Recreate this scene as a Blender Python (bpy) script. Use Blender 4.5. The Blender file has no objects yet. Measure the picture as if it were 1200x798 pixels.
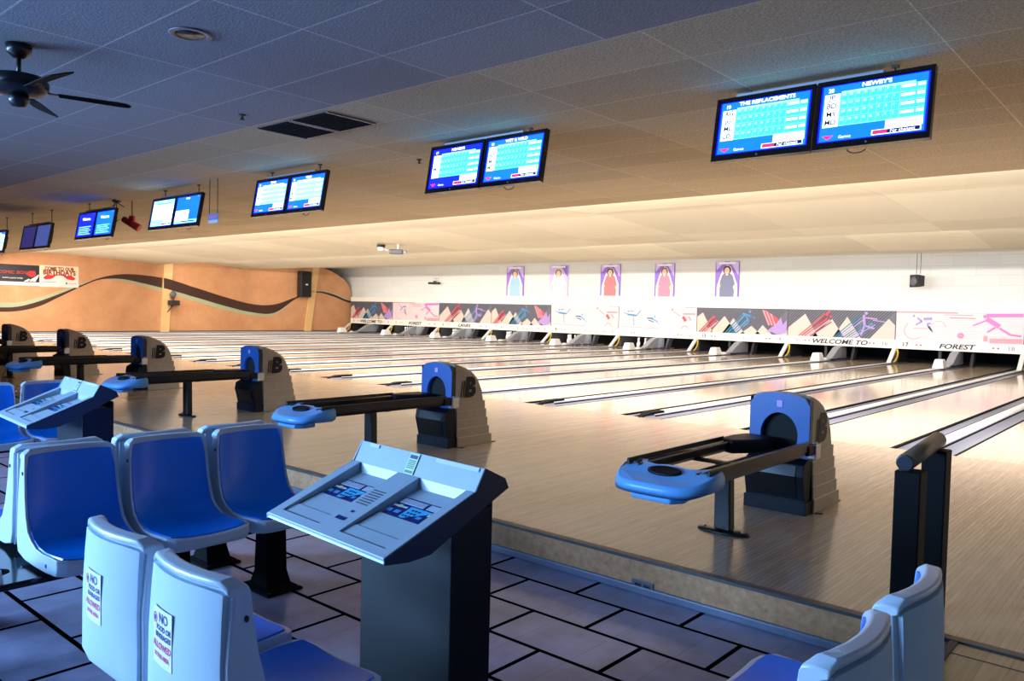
import bpy, bmesh, math, random
from mathutils import Vector, Matrix
random.seed(7)
PI = math.pi
scn = bpy.context.scene
col = scn.collection
LOW = -0.1964            # concourse floor level
STEP = -5.165            # edge of the raised approach
PITCH = 3.4
DM = 17.47               # front of the masking units

# ------------------------------------------------------------------ materials
def lin(c):
    return tuple(((v/255.0)/12.92 if v/255.0 <= .04045 else (((v/255.0)+.055)/1.055)**2.4) for v in c) + (1,)
def newmat(name):
    m = bpy.data.materials.new(name); m.use_nodes = True
    nt = m.node_tree
    return m, nt, nt.nodes['Principled BSDF']
def mat(name, c, rough=.5, metal=0, var=0, scale=8, coat=0, bump=0, spec=.5):
    m, nt, b = newmat(name)
    b.inputs['Base Color'].default_value = lin(c)
    b.inputs['Roughness'].default_value = rough
    b.inputs['Metallic'].default_value = metal
    b.inputs['Specular IOR Level'].default_value = spec
    b.inputs['Coat Weight'].default_value = coat
    tc = nt.nodes.new('ShaderNodeTexCoord')
    n = nt.nodes.new('ShaderNodeTexNoise'); n.inputs['Scale'].default_value = scale; n.inputs['Detail'].default_value = 5
    nt.links.new(tc.outputs['Object'], n.inputs['Vector'])
    r = nt.nodes.new('ShaderNodeMixRGB'); r.blend_type = 'MIX'
    r.inputs[1].default_value = lin([max(0, v*(1-var)) for v in c]); r.inputs[2].default_value = lin([min(255, v*(1+var)) for v in c])
    nt.links.new(n.outputs['Fac'], r.inputs[0]); nt.links.new(r.outputs[0], b.inputs['Base Color'])
    if bump:
        bp = nt.nodes.new('ShaderNodeBump'); bp.inputs['Strength'].default_value = bump; bp.inputs['Distance'].default_value = .01
        nt.links.new(n.outputs['Fac'], bp.inputs['Height']); nt.links.new(bp.outputs[0], b.inputs['Normal'])
    return m
def emat(name, c, s):
    m, nt, b = newmat(name)
    b.inputs['Base Color'].default_value = (0, 0, 0, 1); b.inputs['Roughness'].default_value = .3
    b.inputs['Emission Color'].default_value = lin(c); b.inputs['Emission Strength'].default_value = s
    return m
def math_node(nt, op, a, b=None):
    n = nt.nodes.new('ShaderNodeMath'); n.operation = op
    for i, v in enumerate((a, b)):
        if v is None: continue
        if isinstance(v, (int, float)): n.inputs[i].default_value = v
        else: nt.links.new(v, n.inputs[i])
    return n.outputs[0]
def mixc(nt, f, a, b, mode='MIX'):
    n = nt.nodes.new('ShaderNodeMixRGB'); n.blend_type = mode
    for i, v in enumerate((f, a, b)):
        if isinstance(v, (int, float)): n.inputs[i].default_value = v
        elif isinstance(v, tuple): n.inputs[i].default_value = v
        else: nt.links.new(v, n.inputs[i])
    return n.outputs[0]

def floor_wood(name, c1, c2, rough, sw=.027):
    m, nt, b = newmat(name)
    tc = nt.nodes.new('ShaderNodeTexCoord'); mp = nt.nodes.new('ShaderNodeMapping')
    mp.inputs['Rotation'].default_value = (0, 0, PI/2)
    nt.links.new(tc.outputs['Object'], mp.inputs['Vector'])
    br = nt.nodes.new('ShaderNodeTexBrick'); nt.links.new(mp.outputs[0], br.inputs['Vector'])
    br.inputs['Color1'].default_value = lin(c1); br.inputs['Color2'].default_value = lin(c2)
    br.inputs['Mortar'].default_value = lin([v*.72 for v in c2])
    br.inputs['Scale'].default_value = 1; br.inputs['Brick Width'].default_value = 1.3; br.inputs['Row Height'].default_value = sw
    br.inputs['Mortar Size'].default_value = .0012; br.inputs['Bias'].default_value = 0
    mp2 = nt.nodes.new('ShaderNodeMapping'); mp2.inputs['Scale'].default_value = (26, 1.2, 1)
    nt.links.new(tc.outputs['Object'], mp2.inputs['Vector'])
    n = nt.nodes.new('ShaderNodeTexNoise'); n.inputs['Scale'].default_value = 3; n.inputs['Detail'].default_value = 6
    nt.links.new(mp2.outputs[0], n.inputs['Vector'])
    cr = nt.nodes.new('ShaderNodeValToRGB'); cr.color_ramp.elements[0].position = .3; cr.color_ramp.elements[1].position = .7
    cr.color_ramp.elements[0].color = (.72, .72, .72, 1); cr.color_ramp.elements[1].color = (1, 1, 1, 1)
    nt.links.new(n.outputs['Fac'], cr.inputs[0])
    nt.links.new(mixc(nt, 1.0, br.outputs['Color'], cr.outputs[0], 'MULTIPLY'), b.inputs['Base Color'])
    n2 = nt.nodes.new('ShaderNodeTexNoise'); n2.inputs['Scale'].default_value = .9; n2.inputs['Detail'].default_value = 4
    nt.links.new(tc.outputs['Object'], n2.inputs['Vector'])
    nt.links.new(math_node(nt, 'MULTIPLY_ADD', n2.outputs['Fac'], .10), b.inputs['Roughness'])
    n2b = [l.from_node for l in nt.links if l.to_socket == b.inputs['Roughness']][0]; n2b.inputs[2].default_value = rough-.05
    return m

def tile_floor(name):
    m, nt, b = newmat(name)
    tc = nt.nodes.new('ShaderNodeTexCoord')
    def brick(ox, oy, w, h, ms):
        mp = nt.nodes.new('ShaderNodeMapping'); mp.inputs['Location'].default_value = (ox, oy, 0)
        nt.links.new(tc.outputs['Object'], mp.inputs['Vector'])
        br = nt.nodes.new('ShaderNodeTexBrick'); nt.links.new(mp.outputs[0], br.inputs['Vector'])
        br.offset = .5; br.offset_frequency = 2; br.inputs['Scale'].default_value = 1
        br.inputs['Brick Width'].default_value = w; br.inputs['Row Height'].default_value = h
        br.inputs['Mortar Size'].default_value = ms; br.inputs['Mortar Smooth'].default_value = .1
        return br
    b1 = brick(-31.88+.3275+65.5, 6.145+35.5, .655, .355, .0135)
    b1.inputs['Color1'].default_value = lin((172, 174, 206)); b1.inputs['Color2'].default_value = lin((150, 152, 186))
    b1.inputs['Mortar'].default_value = lin((5, 5, 7))
    b2 = brick(-31.88+.3275+65.5+.16375, 6.145+35.5, .3275, .355, .0012); b2.offset = 0
    b2.inputs['Color1'].default_value = (1, 1, 1, 1); b2.inputs['Color2'].default_value = (.88, .88, .9, 1); b2.inputs['Mortar'].default_value = (.35, .35, .35, 1)
    n = nt.nodes.new('ShaderNodeTexNoise'); n.inputs['Scale'].default_value = 7; n.inputs['Detail'].default_value = 8
    nt.links.new(tc.outputs['Object'], n.inputs['Vector'])
    cr = nt.nodes.new('ShaderNodeValToRGB'); cr.color_ramp.elements[0].position = .25; cr.color_ramp.elements[1].position = .75
    cr.color_ramp.elements[0].color = (.62, .62, .64, 1); cr.color_ramp.elements[1].color = (1, 1, 1, 1)
    nt.links.new(n.outputs['Fac'], cr.inputs[0])
    c = mixc(nt, 1.0, b1.outputs['Color'], b2.outputs['Color'], 'MULTIPLY')
    nt.links.new(mixc(nt, 1.0, c, cr.outputs[0], 'MULTIPLY'), b.inputs['Base Color'])
    b.inputs['Roughness'].default_value = .28
    nt.links.new(math_node(nt, 'MULTIPLY', math_node(nt, 'SUBTRACT', 1.0, b1.outputs['Fac']), .5), b.inputs['Specular IOR Level'])
    bp = nt.nodes.new('ShaderNodeBump'); bp.inputs['Strength'].default_value = .5; bp.inputs['Distance'].default_value = .004; bp.invert = True
    nt.links.new(b1.outputs['Fac'], bp.inputs['Height']); nt.links.new(bp.outputs[0], b.inputs['Normal'])
    return m

def ceiling_tile(name, c, grid, sx=1.30, sy=.60, ox=0, oy=0, offset=0.0, speck=.22, ms=.007):
    m, nt, b = newmat(name)
    tc = nt.nodes.new('ShaderNodeTexCoord')
    mp = nt.nodes.new('ShaderNodeMapping'); mp.inputs['Location'].default_value = (ox, oy, 0)
    nt.links.new(tc.outputs['Object'], mp.inputs['Vector'])
    br = nt.nodes.new('ShaderNodeTexBrick'); nt.links.new(mp.outputs[0], br.inputs['Vector'])
    br.offset = offset; br.inputs['Scale'].default_value = 1; br.inputs['Brick Width'].default_value = sx; br.inputs['Row Height'].default_value = sy
    br.inputs['Mortar Size'].default_value = ms; br.inputs['Mortar Smooth'].default_value = .2
    br.inputs['Color1'].default_value = lin(c); br.inputs['Color2'].default_value = lin([v*.93 for v in c]); br.inputs['Mortar'].default_value = lin(grid)
    n = nt.nodes.new('ShaderNodeTexNoise'); n.inputs['Scale'].default_value = 70; n.inputs['Detail'].default_value = 4
    nt.links.new(tc.outputs['Object'], n.inputs['Vector'])
    cr = nt.nodes.new('ShaderNodeValToRGB'); cr.color_ramp.elements[0].position = .38; cr.color_ramp.elements[1].position = .6
    v = 1-speck; cr.color_ramp.elements[0].color = (v, v, v, 1); cr.color_ramp.elements[1].color = (1, 1, 1, 1)
    nt.links.new(n.outputs['Fac'], cr.inputs[0])
    nt.links.new(mixc(nt, 1.0, br.outputs['Color'], cr.outputs[0], 'MULTIPLY'), b.inputs['Base Color'])
    b.inputs['Roughness'].default_value = .9; b.inputs['Specular IOR Level'].default_value = .15
    bp = nt.nodes.new('ShaderNodeBump'); bp.inputs['Strength'].default_value = .35; bp.inputs['Distance'].default_value = .01
    nt.links.new(n.outputs['Fac'], bp.inputs['Height']); nt.links.new(bp.outputs[0], b.inputs['Normal'])
    return m

def siding(name):
    m, nt, b = newmat(name)
    tc = nt.nodes.new('ShaderNodeTexCoord'); mp = nt.nodes.new('ShaderNodeMapping'); mp.inputs['Rotation'].default_value = (-PI/2, 0, 0)
    nt.links.new(tc.outputs['Object'], mp.inputs['Vector'])
    br = nt.nodes.new('ShaderNodeTexBrick'); nt.links.new(mp.outputs[0], br.inputs['Vector']); br.offset = .5
    br.inputs['Scale'].default_value = 1; br.inputs['Brick Width'].default_value = 1.22; br.inputs['Row Height'].default_value = .30
    br.inputs['Mortar Size'].default_value = .006; br.inputs['Color1'].default_value = lin((212, 214, 214)); br.inputs['Color2'].default_value = lin((206, 208, 208))
    br.inputs['Mortar'].default_value = lin((196, 194, 186))
    nt.links.new(br.outputs['Color'], b.inputs['Base Color']); b.inputs['Roughness'].default_value = .7
    return m

def osb(name, c1, c2, sc=6, rough=.45):
    m, nt, b = newmat(name)
    tc = nt.nodes.new('ShaderNodeTexCoord')
    n = nt.nodes.new('ShaderNodeTexNoise'); n.inputs['Scale'].default_value = sc; n.inputs['Detail'].default_value = 7; n.inputs['Roughness'].default_value = .65
    nt.links.new(tc.outputs['Object'], n.inputs['Vector'])
    cr = nt.nodes.new('ShaderNodeValToRGB'); cr.color_ramp.elements[0].position = .3; cr.color_ramp.elements[1].position = .7
    cr.color_ramp.elements[0].color = lin(c1); cr.color_ramp.elements[1].color = lin(c2)
    nt.links.new(n.outputs['Fac'], cr.inputs[0]); nt.links.new(cr.outputs[0], b.inputs['Base Color'])
    b.inputs['Roughness'].default_value = rough
    return m

M = {}
M['approach'] = floor_wood('maple_approach', (192, 168, 143), (177, 152, 129), .17)
M['lane'] = floor_wood('maple_lane', (200, 181, 156), (186, 166, 141), .10)
M['tile'] = tile_floor('concourse_tile')
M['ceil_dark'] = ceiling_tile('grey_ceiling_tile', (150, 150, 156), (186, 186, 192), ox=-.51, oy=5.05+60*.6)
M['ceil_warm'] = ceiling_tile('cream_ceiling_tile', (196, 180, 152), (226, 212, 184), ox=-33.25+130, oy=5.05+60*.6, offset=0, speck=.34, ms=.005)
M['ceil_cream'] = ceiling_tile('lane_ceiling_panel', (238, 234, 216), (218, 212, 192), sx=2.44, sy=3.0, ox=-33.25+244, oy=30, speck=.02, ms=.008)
M['siding'] = siding('white_siding')
M['mdf'] = osb('orange_fibreboard', (186, 132, 92), (206, 154, 112), 1.3, .6)
M['pilaster'] = osb('pale_plywood', (216, 176, 118), (226, 190, 136), 2, .6)
M['brown'] = mat('brown_paint', (58, 28, 18), .6, var=.12, scale=4)
M['mint'] = mat('mint_paint', (160, 170, 138), .6, var=.05)
M['stepface'] = osb('worn_particle_board', (176, 118, 78), (216, 162, 114), 22, .6)
M['nosing'] = mat('step_nosing', (72, 70, 74), .45, var=.1)
M['cove_base'] = mat('blue_grey_cove_base', (110, 118, 140), .4, var=.1)
M['wall_grey'] = mat('painted_wall', (120, 122, 132), .8, var=.04)
M['matteblack'] = mat('matte_black', (8, 8, 10), .8, spec=.1)
M['wall_dark'] = mat('right_wall_paint', (176, 168, 158), .8)
M['black'] = mat('pit_black', (9, 9, 10), .9)
M['gutter'] = mat('grey_gutter', (116, 120, 142), .3, var=.04, scale=3)
M['cap'] = mat('white_capping', (206, 206, 210), .3, var=.05, scale=3)
M['blackplastic'] = mat('black_plastic', (10, 10, 13), .38, var=.1, spec=.35)
M['blackgloss'] = mat('black_gloss', (12, 12, 16), .12)
M['navy'] = mat('navy_plastic', (11, 12, 22), .55, var=.1, spec=.2)
M['railgreen'] = mat('dark_track', (26, 34, 44), .25)
M['bluefront'] = mat('blue_hood_front', (38, 80, 146), .3, var=.1, scale=5)
M['nose'] = mat('sky_blue_nose', (96, 160, 220), .3, var=.05, spec=.3)
M['hood'] = mat('taupe_hood', (150, 138, 120), .5, var=.08, scale=14)
M['emblem'] = mat('dark_emblem', (14, 13, 20), .5, spec=.2)
M['chrome'] = mat('bracket_metal', (170, 168, 170), .3, .8)
M['shell'] = mat('white_chair_shell', (184, 200, 218), .32, var=.04, scale=5)
M['shellback'] = mat('chair_back_cover', (176, 196, 214), .65, var=.05, scale=5, spec=.12)
M['seatblue'] = mat('blue_chair_insert', (2, 124, 240), .28, var=.06, scale=4, spec=.38)
M['screw'] = mat('dark_screw', (24, 24, 30), .4)
M['sticker'] = mat('sticker_white', (224, 224, 226), .4)
M['stblue'] = mat('sticker_blue_ink', (34, 44, 110), .5)
M['stred'] = mat('sticker_red_ink', (206, 70, 110), .5)
M['console'] = mat('grey_console_head', (156, 172, 188), .38, var=.03, scale=6)
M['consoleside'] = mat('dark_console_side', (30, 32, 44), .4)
M['consbody'] = mat('black_console_body', (9, 10, 18), .45, var=.15, spec=.3)
M['padnavy'] = mat('keypad_navy', (18, 32, 96), .3)
M['padcyan'] = mat('keypad_cyan', (60, 176, 226), .3)
M['padwhite'] = mat('keypad_white', (190, 200, 220), .3)
M['padyellow'] = mat('keypad_yellow', (214, 206, 130), .3)
M['noticegreen'] = mat('notice_pale_green', (178, 206, 176), .5)
M['noticeink'] = mat('notice_green_ink', (74, 122, 96), .5)
M['white'] = mat('white_paint', (228, 228, 228), .4, var=.02)
M['trimwhite'] = mat('trim_white', (236, 235, 228), .45)
M['artgrey'] = mat('art_slate', (100, 100, 116), .5)
M['artline'] = mat('art_hatch', (40, 40, 62), .5)
M['sand'] = mat('art_sand', (202, 192, 184), .5)
M['artred'] = mat('art_red', (206, 74, 84), .5)
M['artdkred'] = mat('art_dark_red', (140, 48, 66), .5)
M['artblue'] = mat('art_blue', (70, 140, 196), .5)
M['artteal'] = mat('art_teal', (40, 110, 140), .5)
M['artpurple'] = mat('art_lilac', (170, 140, 206), .5)
M['artpink'] = mat('art_pink', (214, 116, 190), .5)
M['artpale'] = mat('art_pale', (220, 208, 214), .5)
M['artrose'] = mat('art_rose', (214, 150, 166), .5)
M['artfaint'] = mat('art_faint_pink', (222, 186, 198), .5)
M['artviolet'] = mat('art_violet', (150, 140, 206), .5)
M['ink'] = mat('strip_ink', (34, 34, 50), .5)
M['inkpale'] = mat('strip_ink_faded', (150, 150, 172), .5)
M['inkred'] = mat('strip_red_dot', (190, 70, 90), .5)
M['yellow'] = mat('yellow_strap', (206, 176, 60), .5)
M['housing'] = mat('grey_lift_housing', (150, 154, 166), .4, var=.05)
M['darkpart'] = mat('pit_machine_dark', (46, 44, 50), .6)
M['pinwhite'] = mat('pin_white', (232, 232, 234), .2, coat=.5)
M['tvbezel'] = mat('tv_bezel', (7, 8, 16), .15)
M['silver'] = mat('mount_bar_silver', (150, 154, 166), .4, .3)
M['postblack'] = mat('rail_post_black', (5, 5, 7), .6, var=.2, scale=20, spec=.12)
M['handrail'] = osb('worn_wood_rail', (92, 74, 58), (128, 104, 82), 9, .4)
M['handend'] = mat('rail_end_dark', (34, 34, 44), .4)
M['fanblade'] = mat('fan_blade_dark', (18, 17, 20), .8, spec=.1)
M['fanmetal'] = mat('fan_metal_dark', (20, 20, 24), .35, .3)
M['lamprim'] = mat('downlight_rim', (100, 100, 108), .4)
M['lampdark'] = mat('downlight_inside', (34, 30, 22), .3)
M['red'] = mat('red_fixture', (176, 24, 28), .35)
M['cable'] = mat('dark_cable', (52, 44, 36), .6)
M['ramp'] = floor_wood('ramp_plank', (176, 144, 108), (158, 128, 94), .3, .09)
M['shadepanel'] = mat('gap_shade_panel', (40, 42, 54), .5, var=.2, scale=20)  # dark tone paints the shade of the gap beside the planks
M['banner_dark'] = mat('banner_dark', (28, 26, 38), .5)
M['banner_white'] = mat('banner_white', (216, 206, 200), .5)
M['banner_maroon'] = mat('banner_maroon', (128, 24, 56), .5)
M['banner_red'] = mat('banner_red', (196, 40, 40), .5)
M['banner_cream'] = mat('banner_cream', (230, 206, 160), .5)
M['poster_purple'] = mat('poster_purple', (140, 104, 206), .5)
M['poster_lilac'] = mat('poster_lilac', (200, 180, 236), .5)
M['poster_pink'] = mat('poster_pink', (238, 130, 160), .5)
M['poster_red'] = mat('poster_red', (232, 110, 120), .5)
M['poster_sky'] = mat('poster_sky', (150, 190, 236), .5)
M['poster_slate'] = mat('poster_slate', (110, 116, 150), .5)
M['poster_skin'] = mat('poster_skin', (236, 196, 176), .5)
M['poster_hair'] = mat('poster_hair', (120, 84, 70), .5)
M['vent'] = mat('vent_black', (12, 12, 20), .9, spec=.1)
M['spk'] = mat('speaker_black', (26, 27, 34), .45)
M['spkgrey'] = mat('speaker_cone', (92, 96, 108), .4)
# screens
SC = 3.0
M['e_mid'] = emat('screen_blue', (8, 84, 220), SC)
M['e_deep'] = emat('screen_deep_blue', (10, 30, 235), SC*.8)
M['e_cyan'] = emat('screen_cyan', (44, 160, 196), SC)
M['e_pale'] = emat('screen_pale_cyan', (112, 190, 214), SC)
M['e_white'] = emat('screen_white', (206, 216, 240), SC)
M['e_navy'] = emat('screen_navy', (12, 12, 90), SC*.6)
M['e_red'] = emat('screen_red', (240, 30, 80), SC)
M['e_ink'] = emat('screen_ink', (10, 10, 70), .4)
M['e_dim'] = emat('screen_dim_violet', (70, 70, 170), .35)
M['e_dim2'] = emat('screen_dim_blue', (90, 110, 200), .5)
M['e_edge'] = emat('screen_edge_blue', (10, 20, 255), SC*.7)
M['bezelglow'] = emat('screen_lit_gap', (225, 225, 255), 1.6)

# ------------------------------------------------------------------ mesh helpers
class MB:
    def __init__(s): s.bm = bmesh.new(); s.mats = []
    def mi(s, m):
        m = M[m]
        if m not in s.mats: s.mats.append(m)
        return s.mats.index(m)
    def face(s, vs, m, smooth=False):
        try: f = s.bm.faces.new(vs)
        except ValueError: return
        f.material_index = s.mi(m); f.smooth = smooth; return f
    def poly(s, pts, m):
        return s.face([s.bm.verts.new(p) for p in pts], m)
    def box(s, a, b, m):
        x0, y0, z0 = a; x1, y1, z1 = b
        v = [s.bm.verts.new(p) for p in ((x0,y0,z0),(x1,y0,z0),(x1,y1,z0),(x0,y1,z0),(x0,y0,z1),(x1,y0,z1),(x1,y1,z1),(x0,y1,z1))]
        for q in ((3,2,1,0),(4,5,6,7),(0,1,5,4),(1,2,6,5),(2,3,7,6),(3,0,4,7)): s.face([v[i] for i in q], m)
        return s
    def prism(s, pts, axis, a, b, m, m0=None, m1=None, smooth=False):
        """pts 2D polygon; axis 'x': pts=(y,z); 'y': (x,z); 'z': (x,y)"""
        def p(q, t):
            return {'x': (t, q[0], q[1]), 'y': (q[0], t, q[1]), 'z': (q[0], q[1], t)}[axis]
        A = [s.bm.verts.new(p(q, a)) for q in pts]; B = [s.bm.verts.new(p(q, b)) for q in pts]
        s.face(A[::-1], m0 or m); s.face(B, m1 or m)
        n = len(pts)
        for i in range(n): s.face([A[i], A[(i+1) % n], B[(i+1) % n], B[i]], m, smooth)
        return s
    def loft(s, rings, m, caps=True, closed=True, smooth=True):
        R = [[s.bm.verts.new(p) for p in r] for r in rings]
        n = len(R[0])
        for a, b in zip(R[:-1], R[1:]):
            for i in range(n if closed else n-1): s.face([a[i], a[(i+1) % n], b[(i+1) % n], b[i]], m, smooth)
        if caps and closed: s.face(R[0][::-1], m); s.face(R[-1], m)
        return s
    def tube(s, path, r, m, n=10, smooth=True):
        path = [Vector(p) for p in path]; rings = []
        for i, p in enumerate(path):
            d = (path[min(i+1, len(path)-1)] - path[max(i-1, 0)]).normalized()
            u = d.cross(Vector((0, 0, 1)) if abs(d.z) < .9 else Vector((1, 0, 0))).normalized(); w = d.cross(u)
            rr = r[i] if isinstance(r, (list, tuple)) else r
            rings.append([p + u*rr*math.cos(2*PI*k/n) + w*rr*math.sin(2*PI*k/n) for k in range(n)])
        return s.loft(rings, m, smooth=smooth)
    def lathe(s, prof, m, c=(0, 0, 0), n=20):
        rings = [[(c[0]+r*math.cos(2*PI*k/n), c[1]+r*math.sin(2*PI*k/n), c[2]+z) for k in range(n)] for r, z in prof]
        return s.loft(rings, m)
    def build(s, name, parent=None, bevel=0, seg=2, loc=None, rot=None, doubles=False):
        if doubles: bmesh.ops.remove_doubles(s.bm, verts=s.bm.verts, dist=1e-5)
        bmesh.ops.recalc_face_normals(s.bm, faces=s.bm.faces)
        me = bpy.data.meshes.new(name); s.bm.to_mesh(me); s.bm.free()
        for m in s.mats: me.materials.append(m)
        o = bpy.data.objects.new(name, me); col.objects.link(o)
        if parent: o.parent = parent
        if loc: o.location = loc
        if rot: o.rotation_euler = rot
        if bevel:
            b = o.modifiers.new('bevel', 'BEVEL'); b.width = bevel; b.segments = seg; b.limit_method = 'ANGLE'; b.angle_limit = math.radians(35)
        return o
def tag(o, label=None, cat=None, group=None, kind=None):
    if label: o['label'] = label
    if cat: o['category'] = cat
    if group: o['group'] = group
    if kind: o['kind'] = kind
    return o
def empty(name, loc, rz=0, label=None, cat=None, group=None):
    o = bpy.data.objects.new(name, None); col.objects.link(o); o.location = loc; o.rotation_euler = (0, 0, rz)
    o.empty_display_size = .1
    return tag(o, label, cat, group)
KIDS = {}
def copy_tree(o, parent=None):
    c = o.copy(); col.objects.link(c)
    if parent: c.parent = parent
    for ch in [x for x in bpy.data.objects if x.parent == o]: copy_tree(ch, c)
    return c
def text_geo(body, size, shear=0, bold=0):
    cu = bpy.data.curves.new('t', 'FONT'); cu.body = body; cu.size = size; cu.align_x = 'CENTER'; cu.align_y = 'CENTER'; cu.shear = shear; cu.offset = bold
    cu.resolution_u = 3
    o = bpy.data.objects.new('t', cu); col.objects.link(o); bpy.context.view_layer.update()
    me = bpy.data.meshes.new_from_object(o.evaluated_get(bpy.context.evaluated_depsgraph_get()))
    vs = [v.co.copy() for v in me.vertices]; fs = [tuple(p.vertices) for p in me.polygons]
    bpy.data.objects.remove(o); bpy.data.curves.remove(cu); bpy.data.meshes.remove(me)
    return vs, fs
def add_text(mb, body, size, f, m, shear=0, sx=1, bold=0):
    """f maps (x,y) of the text plane to 3D"""
    vs, fs = text_geo(body, size, shear, bold)
    V = [mb.bm.verts.new(f(v.x*sx, v.y)) for v in vs]
    for q in fs: mb.face([V[i] for i in q], m)

# ------------------------------------------------------------------ setting
XR, YB = 38.0, -15.0
def struct(mb, name, **k): return tag(mb.build(name, **k), kind='structure')
m = MB(); m.box((-3, YB, LOW-.15), (XR, STEP, LOW), 'tile'); struct(m, 'floor')
m = MB(); m.box((-.2, STEP, LOW-.15), (XR, 0, 0), 'approach'); struct(m, 'floor')
m = MB(); m.box((-3, 0, -.3), (XR, 22, -.12), 'black'); struct(m, 'floor')
# ceiling
prof = [(YB, 2.97), (-5.05, 2.97), (.9, 2.97), (.92, 3.10), (3.4, 3.17), (7.1, 2.98), (7.12, 3.10), (8.7, 3.19), (11.46, 2.99), (11.48, 3.11), (14.1, 3.22), (17.7, 3.38)]
def ceil(i0, i1, mt):
    m = MB(); p = prof[i0:i1+1]
    m.prism(p + [(p[-1][0], 3.6), (p[0][0], 3.6)], 'x', -3, XR, mt); struct(m, 'ceiling')
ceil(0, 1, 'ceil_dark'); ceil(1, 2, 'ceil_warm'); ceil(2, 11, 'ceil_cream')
# walls
m = MB(); m.box((-3, 17.7, 1.55), (XR, 17.9, 3.6), 'siding'); struct(m, 'wall_back')
m = MB(); m.box((-3, YB-.2, LOW-.15), (XR, YB, 3.6), 'wall_grey'); struct(m, 'wall_front')
m = MB(); m.box((XR, YB, -.35), (XR+.2, 22, 3.6), 'wall_dark'); struct(m, 'wall_right')
m = MB(); m.box((-3.2, YB, -.35), (-3, 22, 3.6), 'siding'); struct(m, 'wall_left')
m = MB(); m.box((-3, 20.2, -.35), (XR, 20.3, 2.0), 'black'); m.box((-3, 17.9, 1.7), (XR, 20.2, 1.8), 'black'); struct(m, 'wall_pit')
# orange side wall with its rounded end
def arcpts():
    return [(15.7, 3.5), (15.9, 3.26), (16.3, 3.16), (16.72, 2.98), (17.1, 2.78), (17.40, 2.52), (17.56, 2.2), (17.62, 1.8), (17.62, 0)]
m = MB(); m.prism([(YB, LOW)] + [(YB, 3.5)] + arcpts() + [(17.62, -.1), (STEP, -.1), (STEP, LOW)], 'x', -.38, -.2, 'mdf'); wl = struct(m, 'wall_left')
ys = [1.1, 1.71, 2.44, 3.2, 3.87, 4.68, 5.52, 6.39, 7.57, 8.67, 10.27, 11.82, 12.97, 14.24, 15.4, 16.34, 17.5]
wt = [.99, 1.03, 1.25, 1.57, 1.89, 2.26, 2.46, 2.48, 2.36, 2.07, 1.65, 1.33, 1.35, 1.76, 2.07, 1.97, 1.64]
wb = [.82, .86, 1.05, 1.45, 1.82, 2.19, 2.27, 2.14, 1.90, 1.63, 1.23, .93, .94, 1.68, 2.0, 1.86, 1.53]
def sp(xs, vs, x):
    i = max(0, min(len(xs)-2, next((k for k in range(len(xs)-1) if x <= xs[k+1]), len(xs)-2)))
    p = [vs[max(0, i-1)], vs[i], vs[i+1], vs[min(len(vs)-1, i+2)]]
    t = (x-xs[i])/(xs[i+1]-xs[i])
    return .5*((2*p[1])+(-p[0]+p[2])*t+(2*p[0]-5*p[1]+4*p[2]-p[3])*t*t+(-p[0]+3*p[1]-3*p[2]+p[3])*t**3)
def ribbon(name, mt, y0, y1, ft, fb, x0, x1, n=70, par=None):
    m = MB(); R = []
    for i in range(n+1):
        y = y0+(y1-y0)*i/n; a, b = ft(y), fb(y); b = min(b, a-.004)
        R.append([(x0, y, b), (x1, y, b), (x1, y, a), (x0, y, a)])
    m.loft(R, mt, smooth=False); o = m.build(name, par or wl); return o
T = lambda y: sp(ys, wt, y); B = lambda y: sp(ys, wb, y)
tag(ribbon('painted_wave', 'brown', -2.5, 17.58, lambda y: T(y) if y > 1.1 else .99+.05*(1.1-y)*(1.1-y)*.2, lambda y: B(y) if y > 1.1 else .82+.05*(1.1-y)*.5, -.2, -.194, 110), 'dark brown wave stripe')
gw = lambda y, a, b, w: w*max(0, math.sin(PI*(y-a)/(b-a)))**.6
ribbon('painted_wave', 'mint', 5.0, 14.0, B, lambda y: B(y)-gw(y, 5.0, 14.0, .19), -.2, -.196)
ribbon('painted_wave', 'mint', -2.5, 4.4, lambda y: (T(y) if y > 1.1 else .99)+gw(y, -2.5, 4.4, .17), lambda y: T(y) if y > 1.1 else .99, -.2, -.196)
ribbon('painted_wave', 'mint', 15.2, 17.58, lambda y: T(y)+.09*max(0, (y-15.2)/2.3)**.5, T, -.2, -.196)
for (a, b, c, d) in ((7.22, 7.62, 7.80, 7.40), (14.65, 15.02, 15.48, 15.12)):
    m = MB(); m.prism([(a, -.1), (b, -.1), (c, 3.3), (d, 3.3)], 'x', -.198, -.1, 'pilaster'); pil = struct(m, 'trim_8')
    # the painted stripes cross over the pilaster too
    ribbon('painted_wave', 'brown', d-.03 if d < 10 else a+.3, c-.02 if c < 10 else c-.08, T if d < 10 else (lambda y: T(y)), B, -.1, -.097, 12, pil) if d < 10 else None
m = MB(); m.box((-.2, -4.9, 0), (-.17, 17.6, .07), 'nosing'); struct(m, 'baseboard_left')
# step face and nosing
m = MB(); m.box((-.2, STEP-.012, LOW+.045), (33.7, STEP, -.012), 'stepface'); struct(m, 'trim_1')
m = MB(); m.box((-.2, STEP-.03, LOW), (33.7, STEP, LOW+.045), 'cove_base'); struct(m, 'trim_2', bevel=.008)
m = MB(); m.box((-.2, STEP-.022, -.014), (XR, STEP+.03, .003), 'nosing'); struct(m, 'trim_3')
# ramp
m = MB(); m.box((33.72, -7.6, LOW), (36.4, STEP-.03, -.004), 'ramp'); struct(m, 'trim_4')
m = MB()
for yy in (-5.32, -6.4): m.box((33.72, yy-.006, -.004), (36.4, yy, -.002), 'nosing')
struct(m, 'trim_7')
m = MB(); m.box((33.69, -7.6, LOW), (33.72, STEP-.03, .002), 'shadepanel'); struct(m, 'trim_5')  # side panel coloured dark as the shade in the gap
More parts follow.
